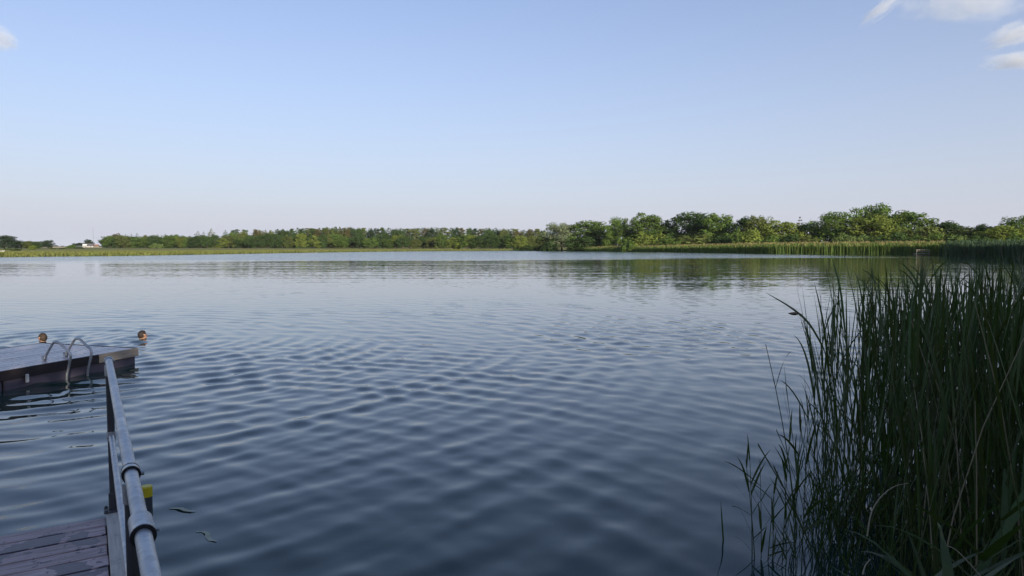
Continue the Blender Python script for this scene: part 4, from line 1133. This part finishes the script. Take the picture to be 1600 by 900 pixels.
custom_reed(4.6, [(1130, 906), (1132, 880), (1129, 830), (1126, 783)], 'single thin reed standing apart in open water', rad=.0035, leaf_tip=.6, wmax=.006)
# young leafy reeds in the water left of the stand
YP = [reed_proto(700 + k, 1.0, 6, wmax=.010, lmin=.18, lmax=.34, up=(.5, 1.2), droop=(.1, .7), lmx=.12) for k in range(5)]
for i, (bx, by, tx, ty, lab) in enumerate([
    (1176, 868, 1158, 672, 'leftmost leafy young reed in the open water'), (1182, 872, 1186, 690, 'leafy young reed with wide leaf pair beside the leftmost'),
    (1190, 868, 1199, 690, 'slender young reed third in the small clump'), (1198, 872, 1180, 760, 'short young reed in the small clump'),
    (1206, 874, 1218, 745, 'short leaning young reed in the small clump'), (1222, 876, 1216, 640, 'tall young reed between clump and stand'),
    (1230, 880, 1232, 700, 'young reed just left of the stand'), (1240, 872, 1240, 622, 'tall young reed touching the left of the stand'),
    (1252, 884, 1262, 600, 'tall leafy young reed at the foot of the stand'), (1246, 890, 1268, 700, 'leaning young reed at the foot of the stand')]):
    b0 = at(bx, by, z=0.0); t0 = at(tx, ty, Y=b0.y)
    put_reed(YP[i % 5], b0.x, b0.y, t0.z, rr_.uniform(0, 6.28), lab, 'young reeds left of the stand', z0=-.2, sxy=.8, tilt=(0, math.atan2(t0.x - b0.x, t0.z) * .7))
# broad leaved tuft close to the camera
BP = [reed_proto(800 + k, 1.0, 7, wmax=.022, lmin=.4, lmax=.65, up=(.4, 1.2), droop=(.3, 1.3)) for k in range(3)]
for i, (px, Y_, hh, lab) in enumerate([(1450, 2.9, .95, 'broad leaved reed tuft close to the camera'), (1490, 2.75, .85, 'broad leaved tuft right of the first one'),
                                      (1405, 3.0, .7, 'low broad leaved tuft left of the others'), (1545, 2.7, .9, 'broad leaved tuft near the bottom right corner'), (1590, 3.0, 1.1, 'broad leaved tuft at the right picture edge')]):
    p_ = at(px, 800, Y=Y_); put_reed(BP[i % 3], p_.x, Y_, hh, rr_.uniform(0, 6.28), lab, 'broad leaved tufts', z0=-.1, sxy=1.0)
# low tangle of grass between the stems
q = np.random.default_rng(41); n_ = 2600
gx = q.uniform(1.7, 5.2, n_); gy = q.uniform(2.3, 5.4, n_)
ok = gx > 1.95 + .28 * np.maximum(0, 4 - gy) + .5 * np.maximum(0, gy - 4.6); gx, gy = gx[ok], gy[ok]
o = blades('reed_litter', np.stack([gx, gy, np.full(len(gx), -.12)], 1), q.uniform(.2, .75, len(gx)), q.uniform(.002, .006, len(gx)), M['blade'], 'low tangle of leaves and dead stalks at the foot of the reeds', M['stem_dry'] if False else None, lean=.7, seed=8)

# ------------------------------------------------------------------ trees on the bank behind the camera that shade the dock and reeds
for i, (x, y, h, wd) in enumerate([(1.5, -11, 7.4, 8), (6.5, -11, 7.5, 8), (11.5, -10, 8.8, 8), (17, -8, 10, 9), (-4, -12, 7.2, 8), (23, -6, 10, 9), (-11, -13, 7.5, 9), (14, -14, 9.5, 9)]):
    tree('bank_tree', 'broad', x, y, h, wd, G_MID, 'leafy tree on the bank behind the camera', 'tree', 'trees on the bank behind the camera', zb=.5)

# ------------------------------------------------------------------ clouds
def cloud_mat(name, dens, seed, stretch):
    m, n, out = newmat(name)
    oc = objco(n)
    ln = n.nodes.new('ShaderNodeVectorMath'); ln.operation = 'LENGTH'; L(n, oc, ln.inputs[0])
    off = n.nodes.new('ShaderNodeVectorMath'); off.operation = 'ADD'; L(n, vscale(n, oc, stretch), off.inputs[0]); off.inputs[1].default_value = (seed, seed * .7, seed * .3)
    nz = noise(n, off.outputs[0], 1.5, 5, .6).outputs['Fac']
    d = math_n(n, 'SUBTRACT', math_n(n, 'ADD', nz, math_n(n, 'MULTIPLY', math_n(n, 'SUBTRACT', 1.0, ln.outputs[1]), .5)), .565)
    d = maprange(n, d, 0.0, .42, 0, dens)
    v = n.nodes.new('ShaderNodeVolumePrincipled'); v.inputs['Color'].default_value = (1, 1, 1, 1); L(n, d, v.inputs['Density'])
    v.inputs['Anisotropy'].default_value = 0.0
    L(n, v.outputs[0], out.inputs['Volume'])
    return m
def cloud(px, py, wpx, hpx, rot, dens, seed, label, stretch=(1, 1, 1.2)):
    Y_ = 5000.0; c = at(px, py, Y=Y_); s = Y_ / F
    bm = bmesh.new(); bmesh.ops.create_icosphere(bm, subdivisions=3, radius=1.0)
    me = bpy.data.meshes.new('cloud'); bm.to_mesh(me); bm.free()
    me.materials.append(cloud_mat('cloud_vapour', dens, seed, stretch))
    o = obj('cloud', me, None, c, (0, rot, 0)); o.scale = (wpx * s / 2, 260, hpx * s / 2)
    return tag(o, label, 'cloud', 'small clouds high over the lake')
cloud(1382, 9, 84, 30, R(-42), .0050, 3.1, 'thin slanting streak of cloud left of the big one', (1.2, 1, 1.6))
cloud(1515, 2, 270, 84, R(0), .0034, 7.7, 'largest pale cloud at the top right corner', (2.2, 1, 1.1))
cloud(1594, 52, 140, 46, R(-14), .0060, 21.4, 'white puffy cloud under the largest one at right', (1.5, 1, 1.1))
cloud(1594, 93, 128, 28, R(0), .0075, 15.5, 'lowest small flat cloud at the right edge', (1.4, 1, .9))
cloud(-8, 58, 76, 54, R(20), .0065, 9.2, 'small white cloud at the upper left edge', (1.2, 1, 1.3))

# ------------------------------------------------------------------ summer haze over the lake
m, n, out = newmat('haze_air')
v = n.nodes.new('ShaderNodeVolumePrincipled'); v.inputs['Color'].default_value = (0.86, 0.91, 1.0, 1); v.inputs['Density'].default_value = HAZE
L(n, v.outputs[0], out.inputs['Volume'])
b_ = MB(); b_.box((0, 0, 47), (19600, 19600, 100)); o = b_.build('haze', m)
tag(o, 'thin summer haze over the lake', kind='stuff')
